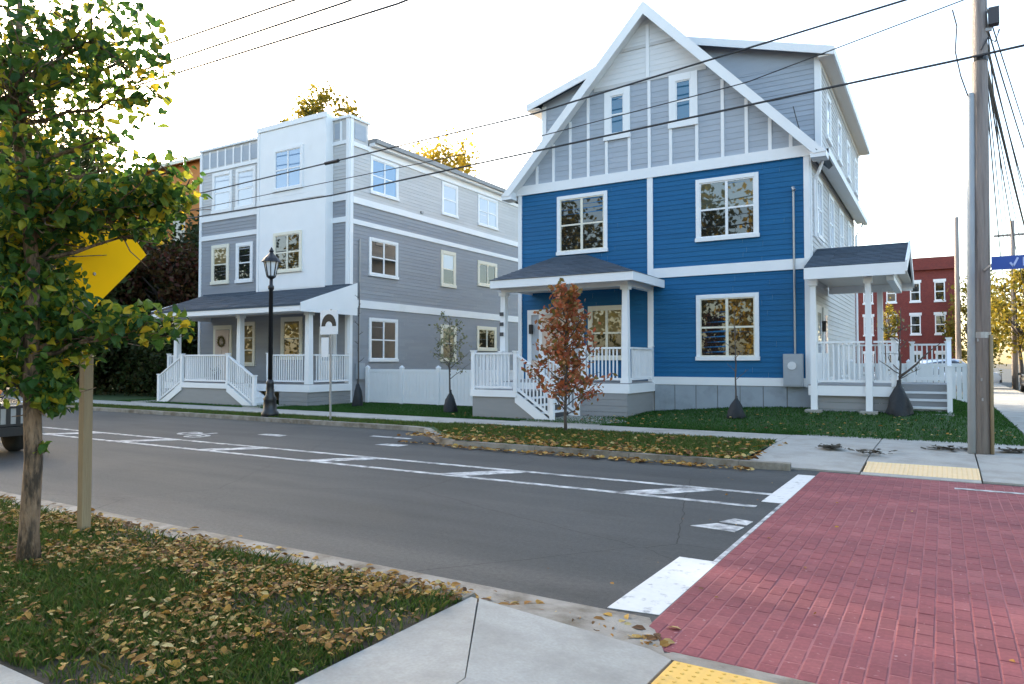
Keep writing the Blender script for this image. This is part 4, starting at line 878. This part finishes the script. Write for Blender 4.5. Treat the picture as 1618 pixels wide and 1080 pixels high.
part('base_plate', MB().box(gx-.12, gx+.12, gy-.12, gy+.12, .08, .11), 'galv', gs_)
# blue street-name sign fixed to the pole
bs = thing('street_name_sign', 'blue street name blade sticking out to the right of the utility pole', 'sign', (.66, 13.6, 3.1))
part('blade', MB().box(.66, 1.75, 13.30, 13.312, 3.075, 3.285), 'bluesign', bs)
part('bracket', MB().beam((.60, 14.3, 3.18), (.70, 13.32, 3.18), .03, .04), 'galv', bs)
lt = MB().beam((.90, 13.297, 3.18), (.94, 13.297, 3.12), .028, .004, (0, 1, 0)).beam((.94, 13.297, 3.12), (1.0, 13.297, 3.25), .028, .004, (0, 1, 0))
lt.box(1.06, 1.09, 13.294, 13.299, 3.12, 3.25)
part('lettering', lt, 'letter', bs)

# ------------------------------------------------------------------ wires
def wire(label, pts, r=.012, sag=0.0, group='overhead wires', n=14, extra=None):
    P = [Vector(p) for p in pts]; Q = []
    for a, b in zip(P, P[1:]):
        for i in range(n):
            t = i/n; p = a.lerp(b, t); p.z -= sag*4*t*(1-t); Q.append(p)
    Q.append(P[-1])
    o = tag(link('overhead_wire', MB().tube(Q, r, 5).mesh('overhead_wire'), M['wire']), label, 'wire', group)
    return o
WY_ = 14.2
w1 = wire('upper thick overhead cable crossing the peak of the blue gable', [(.45, WY_, 8.12), (-8.04, WY_, 7.38), (-20, WY_, 7.05), (-48, WY_, 7.3)], .02)
part('splice', MB().tube([(-14.7, WY_, 7.19), (-14.2, WY_, 7.205)], .05, 8), 'black', w1)
wire('thin middle overhead wire running down to the blue dormer', [(.45, WY_, 7.82), (-3.22, WY_, 7.13), (-9.1, WY_, 6.75), (-30, WY_, 6.4), (-48, WY_, 6.6)], .011)
wire('lower thick overhead cable tied to the utility pole by a black clamp', [(9, WY_-.3, 7.1), (.62, WY_-.02, 6.80), (-4.49, WY_, 6.63), (-14.5, WY_, 6.27), (-30, WY_, 6.35), (-48, WY_, 6.7)], .022)
wire('highest of three thin wires at the top left of the sky', [(ux-.9, uy-.14, 11.7), (-16.7, WY_, 12.2), (-48, WY_, 12.9)], .03)
wire('middle of three thin wires at the top left of the sky', [(ux-.2, uy-.14, 11.68), (-14.1, WY_, 11.58), (-48, WY_, 12.1)], .03)
wire('lowest of three thin wires at the top left of the sky', [(ux+.6, uy-.14, 11.68), (-12.1, WY_, 11.04), (-48, WY_, 11.7)], .03)
for k, (z, dx, dz_) in enumerate(((8.3, .3, 7.4), (7.2, 1.9, 6.2), (6.9, .9, 5.6), (7.6, 2.6, 7.2), (6.72, .2, 5.2))):
    wire(('faint slack wire just right of the utility pole', 'slack wire second from the right edge beside the utility pole', 'wire hugging the thick drop cable on its left', 'wire running highest along the right picture edge', 'lowest sagging wire right of the utility pole')[k], [(ux+.15, uy+.1, z), (3.0+dx*1.3, 50, dz_)], .014, .3+.25*k, 'drop wires right of the pole')
bundle = ['leftmost of the thin drop wires right of the utility pole', 'second thin drop wire right of the utility pole, counted from the left', 'third thin drop wire right of the utility pole, counted from the left', 'thicker drop cable in the middle of the bundle right of the pole', 'outermost drop wire right of the utility pole, touching the picture edge']
for k, (z, dx) in enumerate(((6.8, 0), (6.75, .8), (7.3, 1.4), (6.78, 1.1), (7.9, 2.4))):
    wire(bundle[k], [(ux+.15, uy-.02+.03*k, z), (3.3+dx*1.2, 50, 6.0+.25*k)], .012 if k != 3 else .03, .15, 'drop wires right of the pole')
wire('slack thin service wire looping at the blue gable rake', [(-3.25, 19.5, 8.3), (-3.1, 19.7, 7.6), (-2.7, 19.6, 7.1)], .012, .02)

# ------------------------------------------------------------------ trees
def limb(mb, p, q, r0, r1, n=6, wob=.08, sides=8):
    p, q = Vector(p), Vector(q); L = (q-p).length; pts = []; rs = []
    for i in range(n+1):
        t = i/n; c = p.lerp(q, t)
        if 0 < i < n: c += Vector((random.gauss(0, wob), random.gauss(0, wob), random.gauss(0, wob*.5)))*L*.25
        pts.append(c); rs.append(r0+(r1-r0)*t)
    mb.tube(pts, rs, sides); return pts
def leafmesh(name, C, size, droop=.3, aspect=.6):
    """folded leaf quads at centres C (N,3)"""
    n = len(C); a = rng.normal(size=(n, 3)); a[:, 2] -= droop; a /= np.linalg.norm(a, axis=1, keepdims=True)
    b = rng.normal(size=(n, 3)); b -= a*(a*b).sum(1, keepdims=True); b /= np.linalg.norm(b, axis=1, keepdims=True)
    s = (size*rng.uniform(.6, 1.35, n))[:, None]
    v = np.stack([C-a*s*.5, C+b*s*aspect*.5-a*s*.05, C+a*s*.5, C-b*s*aspect*.5-a*s*.05], 1).reshape(-1, 3)
    i = np.arange(n)[:, None]*4
    return npmesh(name, v, np.concatenate([i, i+1, i+2, i+3], 1), 4)
def cluster_cloud(n, c, rad, nclus, spread, shell=.55, seed=None):
    g = rng.normal(size=(nclus, 3)); g /= np.linalg.norm(g, axis=1, keepdims=True); g *= rng.uniform(shell, 1, (nclus, 1))**.6
    k = rng.integers(0, nclus, n); off = rng.normal(size=(n, 3))*spread*rng.uniform(.4, 1.3, nclus)[k][:, None]
    return np.array(c)+(g[k]+off)*np.array(rad), np.array(c)+g*np.array(rad)
def big_tree(label, x, y, h, rad, m, n=5000, leaf=.32, trunk=.22, crown_z=None, group=None, name='tree', lift=.55, nc=46, spread=.16):
    t = thing(name, label, 'tree', (x, y, 0), group)
    cz = h-rad[2] if crown_z is None else crown_z
    tb = MB(); top = (x+random.gauss(0, .3), y+random.gauss(0, .3), cz+rad[2]*.5)
    limb(tb, (x, y, -.1), top, trunk, trunk*.25, 8, .03, 10)
    pts, cl = cluster_cloud(n, (x, y, cz), rad, nc, spread)
    for c in cl[:14]:
        limb(tb, (x, y, cz-rad[2]*random.uniform(.2, .9)), c, trunk*.35, .02, 5, .12, 5)
    part('trunk', tb, 'twig', t, True)
    link('crown', leafmesh('crown', pts-np.array([x, y, 0]), leaf), M[m], t, kind='stuff')
    return t
big_tree('broad dark green tree at the far left end of the street', -45, 18.5, 14.0, (6, 5, 6), 'fol_dark', 16000, .42, nc=90)  # height raised to keep the low sun off the road
big_tree('dark green tree behind the yellow warning sign', -39, 22.5, 8.8, (4.6, 4.2, 4.0), 'fol_dark', 16000, .40, nc=90)
big_tree('dark tree standing beside the left end of the grey house', -34.5, 25, 9.5, (3.6, 3.6, 4.4), 'fol_dark', 13000, .34, nc=80)
big_tree('dark red leaved tree beside the grey house porch', -33.5, 22.0, 7.6, (2.4, 2.4, 2.3), 'fol_redd', 8000, .26, nc=60)
oh = thing('orange_house', 'tall orange clapboard house mostly hidden by trees, left of the grey house', 'house', (-43, 32, 0))
Fo = Face('F', 27.5); part('wall', MB().box(-50, -35.5, 27.5, 37, -.1, 14.3), 'orange', oh); part('siding', clapboards(Fo, -50, -35.6, .4, 14.3, .2), 'orange', oh, kind='stuff')
part('corner_board', Fo.box(MB(), -35.68, -35.46, 0, 14.3, 0, .05), 'cream', oh)
part('roof', MB().prism([(-50.4, 27.1, 14.3), (-50.4, 37.4, 14.3), (-50.4, 32.2, 14.9)], (15.3, 0, 0)), 'shingle', oh)
part('eave', MB().box(-50.4, -35.1, 27.05, 27.2, 14.1, 14.32), 'cream', oh)
for u in (-48.5, -45.2, -41.9):
    for z in (2, 5.4, 9.0): window(oh, Fo, u, u+1.2, z, z+1.9, 'glass', 1, 2, .12, 'cream', 'cream')
big_tree('tall dark tree farthest left, raised to shade the road', -57, 26.5, 18.5, (7.5, 6, 7.5), 'fol_dark', 22000, .5, nc=130)  # raised behind the near foliage to block low sun from the road
big_tree('dark green tree behind the parked dark car at the left', -36, 13.8+3.5, 9.0, (4.0, 2.6, 3.9), 'fol_dark', 14000, .34, nc=90)
# low dark planting left of the grey house
hg = thing('hedge', 'long tall dark hedge closing the lot left of the grey house', 'hedge', (-41, 21, 0))
hn = 26000; hp = np.column_stack([rng.uniform(-14, 12.6, hn), rng.normal(0, .55, hn), 4.2*rng.uniform(0, 1, hn)**.8])
hp[:, 2] *= .85+.12*np.sin(hp[:, 0]*1.7)+.08*np.sin(hp[:, 0]*4.1); hp[:, 1] += .28*hp[:, 0]*0
link('foliage', leafmesh('foliage', hp, .26), M['fol_dark'], hg, kind='stuff')
hs = MB()
for k in range(14): limb(hs, (-54+k*2, 21, -.05), (-54+k*2+random.gauss(0, .3), 21, 3.0), .06, .02, 4, .08, 5)
part('stem', hs, 'twig', hg, kind='stuff')
def bush(label, x, y, rad, m, n, leaf, name='shrub'):
    t = thing(name, label, 'shrub', (x, y, 0)); pts, cl = cluster_cloud(n, (0, 0, rad[2]*.85), rad, 24, .22, .3)
    pts[:, 2] = np.abs(pts[:, 2]); link('foliage', leafmesh('foliage', pts, leaf), M[m], t, kind='stuff')
    st = MB()
    for c in cl[:8]: limb(st, (x, y, -.05), (x+c[0], y+c[1], abs(c[2])), .03, .01, 4, .1, 5)
    part('stem', st, 'twig', t); return t
bush('dark overgrown shrub left of the grey house steps', -30.5, 19.5, (2.2, 1.6, 1.9), 'fol_dark', 4200, .2)
bush('dark shrub behind the warning sign post', -35, 17.5, (2.4, 1.6, 2.0), 'fol_dark', 3800, .22)
bush('dark shrub at the left end of the grey porch', -29.6, 22.5, (1.8, 1.6, 2.6), 'fol_dark', 4000, .2)
bush('low dark shrub at the far left edge of the pavement', -40, 16.5, (2.6, 1.6, 2.0), 'fol_dark', 3500, .24)
big_tree('tall yellow treetop above the grey house roof near its white bay', -49.5, 48, 27.0, (3.4, 3, 4.5), 'fol_olive', 3000, .5)
big_tree('small olive treetop left of the white bay roof', -55, 48, 26.2, (2.6, 2.6, 4.0), 'fol_olive', 2500, .5)
big_tree('bright yellow tree above the long roof edge of the grey house', -36.4, 48, 20.4, (3.6, 3.4, 4.6), 'fol_yellow', 6500, .38)
big_tree('yellow street tree right of the utility pole', 3.9, 50, 6.9, (1.9, 2.2, 2.5), 'fol_olive', 5000, .24, .14)
big_tree('yellow green tree between the brick building and the utility pole', 1.9, 58, 7.4, (1.8, 2, 3.0), 'fol_olive', 3200, .26, .16)
big_tree('bushy olive green tree at the right edge of the picture', 5.6, 46, 6.6, (2.2, 2.4, 2.7), 'fol_olive', 4500, .26, .2)
big_tree('pale yellow tree seen through the side porch', -2.4, 42, 4.6, (.5, .6, .9), 'fol_olive', 700, .16, .06)
# trees across the street, behind the viewer; the front windows mirror them
for lab, x, y, h, rad, m in (('broad yellow tree behind the viewer, mirrored in the blue house windows', -9, -13, 15, (5, 4, 6.5), 'fol_yellow'), ('olive tree behind the viewer, mirrored in the porch windows', -19, -14, 16, (5.5, 4, 7), 'fol_olive'), ('dark tree behind the viewer at the cross street', 0, -15, 16, (5, 4, 7), 'fol_olive'), ('dark tree behind the viewer, fourth from the cross street', -30, -14, 16, (6, 4, 7), 'fol_olive'), ('yellow tree behind the viewer, fifth from the cross street', -42, -14, 15, (6, 4, 6.5), 'fol_yellow'), ('olive tree behind the viewer, sixth from the cross street', -54, -14, 16, (6, 4, 7), 'fol_olive'), ('dark tree behind the viewer, farthest from the cross street', -67, -14, 16, (6.5, 4, 7), 'fol_dark'), ('tall olive tree behind the viewer, right of the cross street', 18, -14, 13, (5, 4, 5), 'fol_olive'), ('dark tree across the cross street east of the crossing', 24, 10, 13, (5, 5, 5), 'fol_dark'), ('yellow tree across the cross street beside the crossing', 20, 22, 11, (4, 4, 4.5), 'fol_yellow')):
    big_tree(lab, x, y, h, rad, m, 7000, .5, nc=70)

def sapling(label, x, y, z, h, m=None, n=0, leaf=.09, r=.035, branches=12, fork=None, rad=.55, name='young_tree', crown=None, lo=.35, vary=.2):
    t = thing(name, label, 'tree', (x, y, z)); tb = MB()
    top = (x+random.gauss(0, .05), y, z+h); limb(tb, (x, y, z-.05), top, r, .006, 8, .02, 7)
    tips = []
    for k in range(branches):
        f = lo+(.95-lo)*k/branches; a = k*2.4; L = rad*(1.15-f*.75)*random.uniform(1-vary, 1+vary)
        p = Vector((x, y, z+h*f)); q = p+Vector((math.cos(a)*L, math.sin(a)*L, L*random.uniform(.5, 1.0))); limb(tb, p, q, r*.35, .004, 4, .12, 5); tips.append((p, q))
        for _ in range(2):
            s = p.lerp(q, random.uniform(.4, .8)); e = s+Vector((random.gauss(0, .25), random.gauss(0, .25), random.uniform(.05, .3)))*L; limb(tb, s, e, r*.16, .003, 3, .12, 4); tips.append((s, e))
    if fork:
        for a, b, rr in fork: limb(tb, Vector((x, y, z))+Vector(a), Vector((x, y, z))+Vector(b), rr, .008, 5, .05, 6)
    part('trunk', tb, 'twig', t, True)
    if m:
        C = []
        for i in range(n):
            p, q = random.choice(tips); c = p.lerp(q, random.uniform(.25, 1.1)); C.append((c.x-x+random.gauss(0, .07), c.y-y+random.gauss(0, .07), c.z-z+random.gauss(0, .07)))
        link('crown', leafmesh('crown', np.array(C), leaf), M[m], t, kind='stuff')
    return t
sapling('young maple with rust red leaves on the far verge before the blue porch', -7.1, 14.0, .1, 3.25, 'fol_red', 2300, .12, .04, 44, rad=.72, lo=.12, vary=.55)
sapling('slim young tree with sparse pale leaves in front of the white fence', -12.85, 17.6, .12, 2.9, 'fol_pale', 420, .10, .035, 16, rad=.75)
sapling('slender bare sapling in front of the blue house foundation', -4.38, 17.9, .27, 2.7, None, 0, .1, .026, 9, rad=.4)
sapling('bare forked sapling by the side steps of the blue house', -.9, 19.0, .33, 2.6, 'fol_pale', 40, .08, .04, 7, fork=[((0, 0, .95), (.85, .1, 1.75), .035), ((0, 0, 1.05), (-.4, 0, 1.35), .015)], rad=.5)
sapling('thin dark sapling against the corner of the grey house', -17.3, 18.3, .11, 4.3, None, 0, .1, .035, 8, rad=.3)
def bag(label, x, y, z, h, r):
    b = MB().lathe([(r*1.05, -.02), (r*1.1, h*.1), (r*.95, h*.35), (r*.7, h*.65), (r*.38, h*.86), (r*.2, h*.96), (r*.14, h*1.06), (r*.17, h*1.12), (r*.1, h*1.13)], (0, 0, 0), 26)
    for i, v in enumerate(b.v):
        a = math.atan2(v[1], v[0]); k = 1+.13*math.sin(a*3+v[2]*9+x)+.08*math.sin(a*7+v[2]*14); b.v[i] = (v[0]*k, v[1]*k, v[2])
    o = link('watering_bag', b.mesh('watering_bag', smooth=True), M['bag'], loc=(x, y, z)); tag(o, label, 'watering bag', 'watering bags round the young trees'); return o
bag('dark watering bag round the pale-leaved young tree by the white fence', -12.85, 17.6, .1, .62, .20)
bag('dark watering bag round the bare sapling before the blue house foundation', -4.38, 17.9, .25, .50, .19)
bag('large dark watering bag round the forked sapling by the side steps', -.9, 19.0, .3, .82, .27)
bag('slim dark watering bag round the sapling at the grey house corner', -17.3, 18.3, .1, .85, .17)

# foreground tree at the left, over the near verge
TX, TY, TZ = -6.0, 2.78, .105
ft = thing('street_tree', 'leafy green and yellow street tree on the near verge filling the left edge', 'tree', (TX, TY, TZ))
tb = MB()
tp = [(TX, TY, TZ-.05), (TX-.01, TY, .35), (TX+.02, TY+.01, .9), (TX-.02, TY, 1.6), (TX-.03, TY+.0, 2.4), (TX-.16, TY-.06, 3.4), (TX-.2, TY-.05, 4.8)]
tb.tube(tp, [.09, .068, .062, .058, .05, .036, .015], 12)
part('trunk', tb, 'bark', ft, True)
# crown lobes: (right of trunk in view, depth, height), radii
rv = Vector((math.cos(R(31.2)), math.sin(R(31.2)), 0)); dv = Vector((-math.sin(R(31.2)), math.cos(R(31.2)), 0))
lobes = [((.42, 0, 4.15), (.52, .7, .45), 992), ((-.35, .1, 4.0), (.6, .7, .5), 1178), ((.02, -.3, 3.62), (.55, .6, .40), 961), ((.62, .2, 3.78), (.26, .4, .26), 170), ((.80, .1, 4.05), (.18, .3, .22), 77),
         ((-.2, .3, 3.2), (.50, .5, .34), 651), ((.45, .1, 3.42), (.20, .3, .18), 108), ((.58, .1, 3.20), (.16, .3, .12), 55), ((1.02, .0, 3.12), (.24, .3, .13), 93), ((1.15, .0, 2.98), (.12, .3, .09), 40),
         ((.62, .1, 2.86), (.44, .5, .22), 651), ((.92, 0, 2.92), (.22, .4, .13), 232), ((.0, .1, 2.86), (.45, .6, .30), 868), ((-.4, .2, 2.6), (.45, .6, .45), 868),
         ((-.18, .2, 2.30), (.32, .5, .30), 620), ((.80, .1, 2.66), (.14, .3, .08), 40), ((.14, .1, 2.62), (.14, .3, .08), 40), ((-.15, .1, 2.0), (.42, .6, .36), 868), ((.18, .3, 1.95), (.28, .5, .22), 372), ((.82, .1, 1.93), (.34, .4, .17), 232), ((.55, .1, 1.98), (.22, .4, .14), 108), ((-.3, .1, 1.6), (.32, .5, .28), 403), ((.17, 0, 1.42), (.17, .2, .20), 201), ((-.02, .2, 1.75), (.35, .5, .2), 310), ((.10, -.02, 1.0), (.05, .05, .04), 12)]
LC = []; br = MB()
for (c, rad, n) in lobes:
    cw = Vector((TX, TY, 0))+rv*c[0]+dv*c[1]+Vector((0, 0, c[2]))
    b0 = max(.95, min(c[2]-.25, 4.2)); st = Vector((TX-.03*b0, TY, b0))
    pts = limb(br, st, cw, .02, .006, 5, .12, 6)
    for k in range(max(2, n//25)):
        e = cw+rv*random.gauss(0, rad[0]*.6)+dv*random.gauss(0, rad[1]*.6)+Vector((0, 0, random.gauss(0, rad[2]*.6)))
        limb(br, pts[random.randint(2, 5)], e, .008, .003, 3, .15, 5)
    g = rng.normal(size=(n, 3)); g /= np.linalg.norm(g, axis=1, keepdims=True); n_ = n; keep = rng.uniform(0, 1, n) < (.62 if c[2] > 3 else 1.1); g = g[keep]; g *= rng.uniform(0, 1.2, (len(g), 1))**.5
    for q in g: LC.append(cw+rv*float(q[0]*rad[0])+dv*float(q[1]*rad[1])+Vector((0, 0, float(q[2]*rad[2]))))
part('branch', br, 'bark', ft, True, kind='stuff')
# leaf: pointed oval, folded along its midrib, 12 triangles
def leaf_shape():
    xs = [-.5, -.3, -.05, .2, .42, .5]; ws = [.0, .20, .30, .24, .09, 0]
    v = [(x, 0, -.05*abs(x)*2) for x in xs]; m = MB()
    mid = [(x, 0, .06-.3*x*x) for x in xs]; lf = [(x, w, .06-.3*x*x+w*.35) for x, w in zip(xs, ws)]; rt = [(x, -w, .06-.3*x*x+w*.35) for x, w in zip(xs, ws)]
    fs = []
    for i in range(5):
        fs += [(i, i+1, 6+i+1, 6+i), (i+1, i, 12+i, 12+i+1)]
    return m.add(mid+lf+rt, fs)
LS = leaf_shape(); 
def bent(ms, k, tw):
    m = MB(); m.f = ms.f; m.v = [(x, y*(1+.25*math.sin(7*x+tw)), z-k*x*x+tw*.25*x*y) for x, y, z in ms.v]; return m
LSS = [LS, bent(LS, .5, .8), bent(LS, -.35, -1.1), bent(LS, .9, .3)]; lvs = [np.array(q.v) for q in LSS]
me_leaves = [q.mesh('leaf') for q in LSS]
camv = Vector((0, 0, 1.65))

LC = [p for p in LC if (p-camv).cross(sun_dir).length > .07]    # the opening in the crown through which the sun shines
LC.sort(key=lambda p: (p-camv).length)
massV = []; massF = []
lv = np.array(LS.v); 
def rot_leaf():
    d = Vector((random.gauss(0, 1), random.gauss(0, 1), random.gauss(-.7, .6))).normalized()
    return d.to_track_quat('X', 'Z').to_matrix() @ Matrix.Rotation(random.gauss(0, .7), 3, 'X')
for i, c in enumerate(LC):
    s = random.uniform(.055, .115); rm = rot_leaf()
    if i < 300:
        o = link('leaf', me_leaves[i % 4], M['leaf'], ft); o.matrix_local = Matrix.LocRotScale(c-ORG[ft.name], rm.to_quaternion(), (s, s, s))
    else:
        o = len(massV)*18; massV.append((lvs[i % 4]*s*np.array([1, random.uniform(.75, 1.2), 1])) @ np.array(rm).T+np.array(c-ORG[ft.name])); massF += [tuple(k+o for k in f) for f in LS.f]
fm = bpy.data.meshes.new('foliage'); fm.from_pydata(np.concatenate(massV).tolist(), [], massF); fm.update()
link('foliage', fm, M['leaf_i'], ft, kind='stuff')

# ------------------------------------------------------------------ cars
def car(name, label, x, y, z, ang, paint='carpaint', suv=True, L=4.5, W=1.82, H=1.72):
    """nose towards +X before turning"""
    t = thing(name, label, 'car', (0, 0, 0)); h = L/2
    def loft(prof):   # prof: list of (x, halfwidth_bottom..): cross sections along x as lists of (y,z)
        mb = MB(); k = len(prof[0][1]); vs = []; fs = []
        for X, sec in prof: vs += [(X, yy, zz) for yy, zz in sec]
        for i in range(len(prof)-1):
            for j in range(k-1): fs.append((i*k+j, i*k+j+1, (i+1)*k+j+1, (i+1)*k+j))
        fs += [tuple(range(k)), tuple(range((len(prof)-1)*k, len(prof)*k))[::-1]]
        return mb.add(vs, fs)
    def sec(w, zt, zb=.32): w2 = w/2; return [(-w2*.93, zb), (-w2, zb+.15), (-w2, zt-.14), (-w2*.9, zt-.02), (0, zt+.015), (w2*.9, zt-.02), (w2, zt-.14), (w2, zb+.15), (w2*.93, zb)]
    bl_ = 1.02 if suv else .92
    b = loft([(-h, sec(W*.88, bl_-.05, .42)), (-h+.12, sec(W*.97, bl_)), (-h*.3, sec(W, bl_)), (h*.25, sec(W, bl_)), (h-.5, sec(W*.97, bl_-.06)), (h-.1, sec(W*.92, bl_-.13)), (h, sec(W*.86, bl_-.2, .42))])
    body = part('body', b, paint, t, True)
    rl = -h+.25 if suv else -h+.75
    def cs(w, z0, z1): return [(-w/2, z0), (-w/2*.86, z1-.05), (-w/2*.74, z1), (w/2*.74, z1), (w/2*.86, z1-.05), (w/2, z0)]
    g = loft([(rl-.15, cs(W*.9, bl_-.04, bl_+.02)), (rl+.15, cs(W*.92, bl_-.04, H-.08)), (0, cs(W*.94, bl_-.04, H-.02)), (h*.15, cs(W*.93, bl_-.04, H-.06)), (h*.48, cs(W*.9, bl_-.07, bl_+.02))])
    part('window_glass', g, 'carglass', t, True)
    rf = loft([(rl+.1, [(-W*.36, H-.10), (-W*.34, H-.03), (W*.34, H-.03), (W*.36, H-.10)]), (0, [(-W*.39, H-.07), (-W*.36, H+.02), (W*.36, H+.02), (W*.39, H-.07)]), (h*.17, [(-W*.37, H-.11), (-W*.35, H-.04), (W*.35, H-.04), (W*.37, H-.11)])])
    part('roof', rf, paint, t, True)
    for sx in (-1, 1):
        for sy in (-1, 1):
            c = (sx*h*.62, sy*(W/2-.10), .34)
            wh_ = part('wheel', MB().lathe([(.22, -.11), (.33, -.10), (.345, 0), (.33, .10), (.22, .11)], c, 20, 'y'), 'tyre', t, True)
            part('rim', MB().lathe([(.20, -.02), (.21, .02), (.05, .03)], (c[0], c[1]+sy*.09, c[2]), 14, 'y'), 'chrome', wh_)
    for sy in (-1, 1):
        part('headlight', MB().box(h-.16, h-.06, sy*W*.30, sy*W*.43, .885, .96), 'lens', t); part('tail_light', MB().box(-h-.005, -h+.08, sy*W*.30, sy*W*.42, .66, .85), 'dead', t)
        part('mirror', MB().box(h*.36, h*.36+.12, sy*(W/2), sy*(W/2+.17), bl_+.0, bl_+.14), paint, t)
    part('bumper', MB().box(h-.08, h+.05, -W*.44, W*.44, .36, .52), 'black', t)
    gr = part('grille', MB().box(h-.10, h+.012, -W*.43, W*.43, .54, .86), 'galv' if suv else 'black', t)
    for k in range(11): yy = -W*.43+W*.86*k/10; part('grille_bar', MB().box(h+.010, h+.03, yy-.032, yy+.032, .56, .84), 'black', gr)
    for z_ in (.53, .84): part('grille_bar', MB().box(h+.010, h+.034, -W*.45, W*.45, z_, z_+.04), 'black', gr)
    part('number_plate', MB().box(h+.05, h+.056, -.16, .16, .40, .50), 'white', t)
    part('hood_trim', MB().box(h-.10, h-.02, -W*.42, W*.42, bl_-.13, bl_-.085), 'chrome', t)
    t.location = (x, y, z); t.rotation_euler = (0, 0, ang); return t
car('parked_car', 'dark car with a barred grille cut off by the left edge of the road', -16.15, 5.75, 0, 0)
car('parked_car', 'dark car far off under the yellow trees right of the utility pole', 4.55, 47, 0, R(90), suv=False, H=1.45)
car('parked_car', 'pale car behind the white fence left of the brick building front', -1.6, 44, 0.1, R(180), 'carpale', False, H=1.48)
car('parked_car', 'pale van-like car behind the white fence nearest the utility pole', .55, 50, 0.1, 0, 'carpale', True)
# far poles on the side street
for lab, x, y, h in (('thin far utility pole beside the brick building', .78, 50, 10.3), ('thin far utility pole seen behind the blue street sign', 3.55, 50.5, 9.9)):
    t = thing('utility_pole', lab, 'utility pole', (x, y, 0), 'far utility poles'); part('pole_shaft', MB().tube([(x, y, -.1), (x, y, h)], [.17, .12], 10), 'pole', t, True); (part('crossarm', MB().box(x-.9, x+.9, y-.06, y+.06, h-.9, h-.78), 'pole', t) if x > 2 else None)

# ------------------------------------------------------------------ fallen leaves
def flat_leaf():
    xs = [-.5, -.2, .15, .5]; ws = [.02, .30, .27, .02]; m = MB(); z = [0, .10, .12, .02]
    mid = [(x, 0, zz*.5) for x, zz in zip(xs, z)]; l = [(x, w, zz*1.2) for x, w, zz in zip(xs, ws, z)]; r = [(x, -w, zz) for x, w, zz in zip(xs, ws, z)]
    fs = []
    for i in range(3): fs += [(i, i+1, 4+i+1, 4+i), (i+1, i, 8+i, 8+i+1)]
    return m.add(mid+l+r, fs)
FL = flat_leaf(); me_fl = FL.mesh('fallen_leaf'); flv = np.array(FL.v)
spots = []
while len(spots) < 8200:
    x = random.uniform(-9.0, -2.68); y = random.uniform(1.83, 3.93)
    dens = .25+.75*float(smoothstep(2.4, 3.8, y))+.35*(x > -4.2)
    dr_ = math.sin(x*3.1+1.7*math.sin(y*2.7))+math.sin(y*5.3-x*1.9)
    if random.random() < min(1, dens)*(.16+.8*(dr_ > -.1)): spots.append((x, y, .112+(.02 if y < 3.7 else .008)+random.uniform(0, .035)))
spots.sort(key=lambda p: math.hypot(p[0], p[1])+ (6 if p[0] < -2.2*p[1]-.2 else 0))
mv = []; mf = []
def add_mass(mv, mf, p, s, rm):
    o = len(mv)*12; mv.append((flv*s) @ np.array(rm).T+np.array(p)); mf += [tuple(k+o for k in f) for f in FL.f]
for i, p in enumerate(spots):
    s = random.uniform(.018, .055)*random.choice((1, 1, 1, 1.3)) if i < 6000 or i % 2 else random.uniform(.012, .03); rm = (Matrix.Rotation(random.uniform(0, 6.28), 3, 'Z') @ Matrix.Rotation(random.gauss(0, .3), 3, 'X') @ Matrix.Rotation(random.gauss(0, .3), 3, 'Y'))
    if i < 300:
        o = link('fallen_leaf', me_fl, M['dead']); o.matrix_world = Matrix.LocRotScale(Vector(p), rm.to_quaternion(), (s, s, s*random.uniform(.6, 1.4)))
        tag(o, 'dry fallen leaf lying on the grass verge beside the near kerb', 'leaf', 'fallen leaves on the near verge')
    else: add_mass(mv, mf, p, s, rm)
for _ in range(1500):     # far verge and its gutter
    x = random.uniform(-9.6, -2.5); y = 11.0+abs(random.gauss(0, .55)) if random.random() < .6 else random.uniform(11.3, 14.4)
    if y < 11.2 and x < -8.3: continue
    z = .02 if y < 11.3 else .14
    add_mass(mv, mf, (x, y, z+random.uniform(0, .02)), random.uniform(.06, .13), Matrix.Rotation(random.uniform(0, 6.28), 3, 'Z') @ Matrix.Rotation(random.gauss(0, .4), 3, 'X'))
for _ in range(760):     # near gutter, lawn and road edge
    q = random.random()
    if q < .55: p = (random.uniform(-9, -1.4), 3.97+abs(random.gauss(0, .14)), .012)
    elif q < .93: p = (random.uniform(-12, 1.2), random.uniform(15.95, 18.5), 0); p = (p[0], p[1], float(lawn_z(p[0], p[1]))+.06)
    else: p = (random.uniform(-3, 2.2), random.uniform(3.9, 11.5), .018)
    add_mass(mv, mf, p, random.uniform(.02, .045) if q > .93 else random.uniform(.05, .1), Matrix.Rotation(random.uniform(0, 6.28), 3, 'Z') @ Matrix.Rotation(random.gauss(0, .3), 3, 'X'))
lm = bpy.data.meshes.new('leaf_litter'); lm.from_pydata(np.concatenate(mv).tolist(), [], mf); lm.update()
link('leaf_litter', lm, M['dead_i'], kind='stuff')
# dark heaps at the pole foot and dark patches on the corner pavement
for lab, x, y, s in (('dark leaf heap at the left foot of the utility pole', .05, 14.6, .22), ('dark leaf heap at the right foot of the utility pole', .98, 14.75, .16), ('dark patch on the corner pavement', -1.05, 13.3, .22), ('small dark patch left on the corner pavement', -1.75, 13.7, .15)):
    mb = MB()
    for _ in range(60):
        c = Vector((x+random.gauss(0, s*.6), y+random.gauss(0, s*.5), .125+abs(random.gauss(0, .02)))); d = Vector((random.gauss(0, .05), random.gauss(0, .05), random.uniform(0, .03))); e = Vector((d.y, -d.x, random.uniform(0, .02)))
        mb.add([c, c+d, c+d+e, c+e], [(0, 1, 2, 3)])
    tag(link('dark_heap', mb.mesh('dark_heap'), M['earth'], kind='stuff'), lab, 'leaf heap')
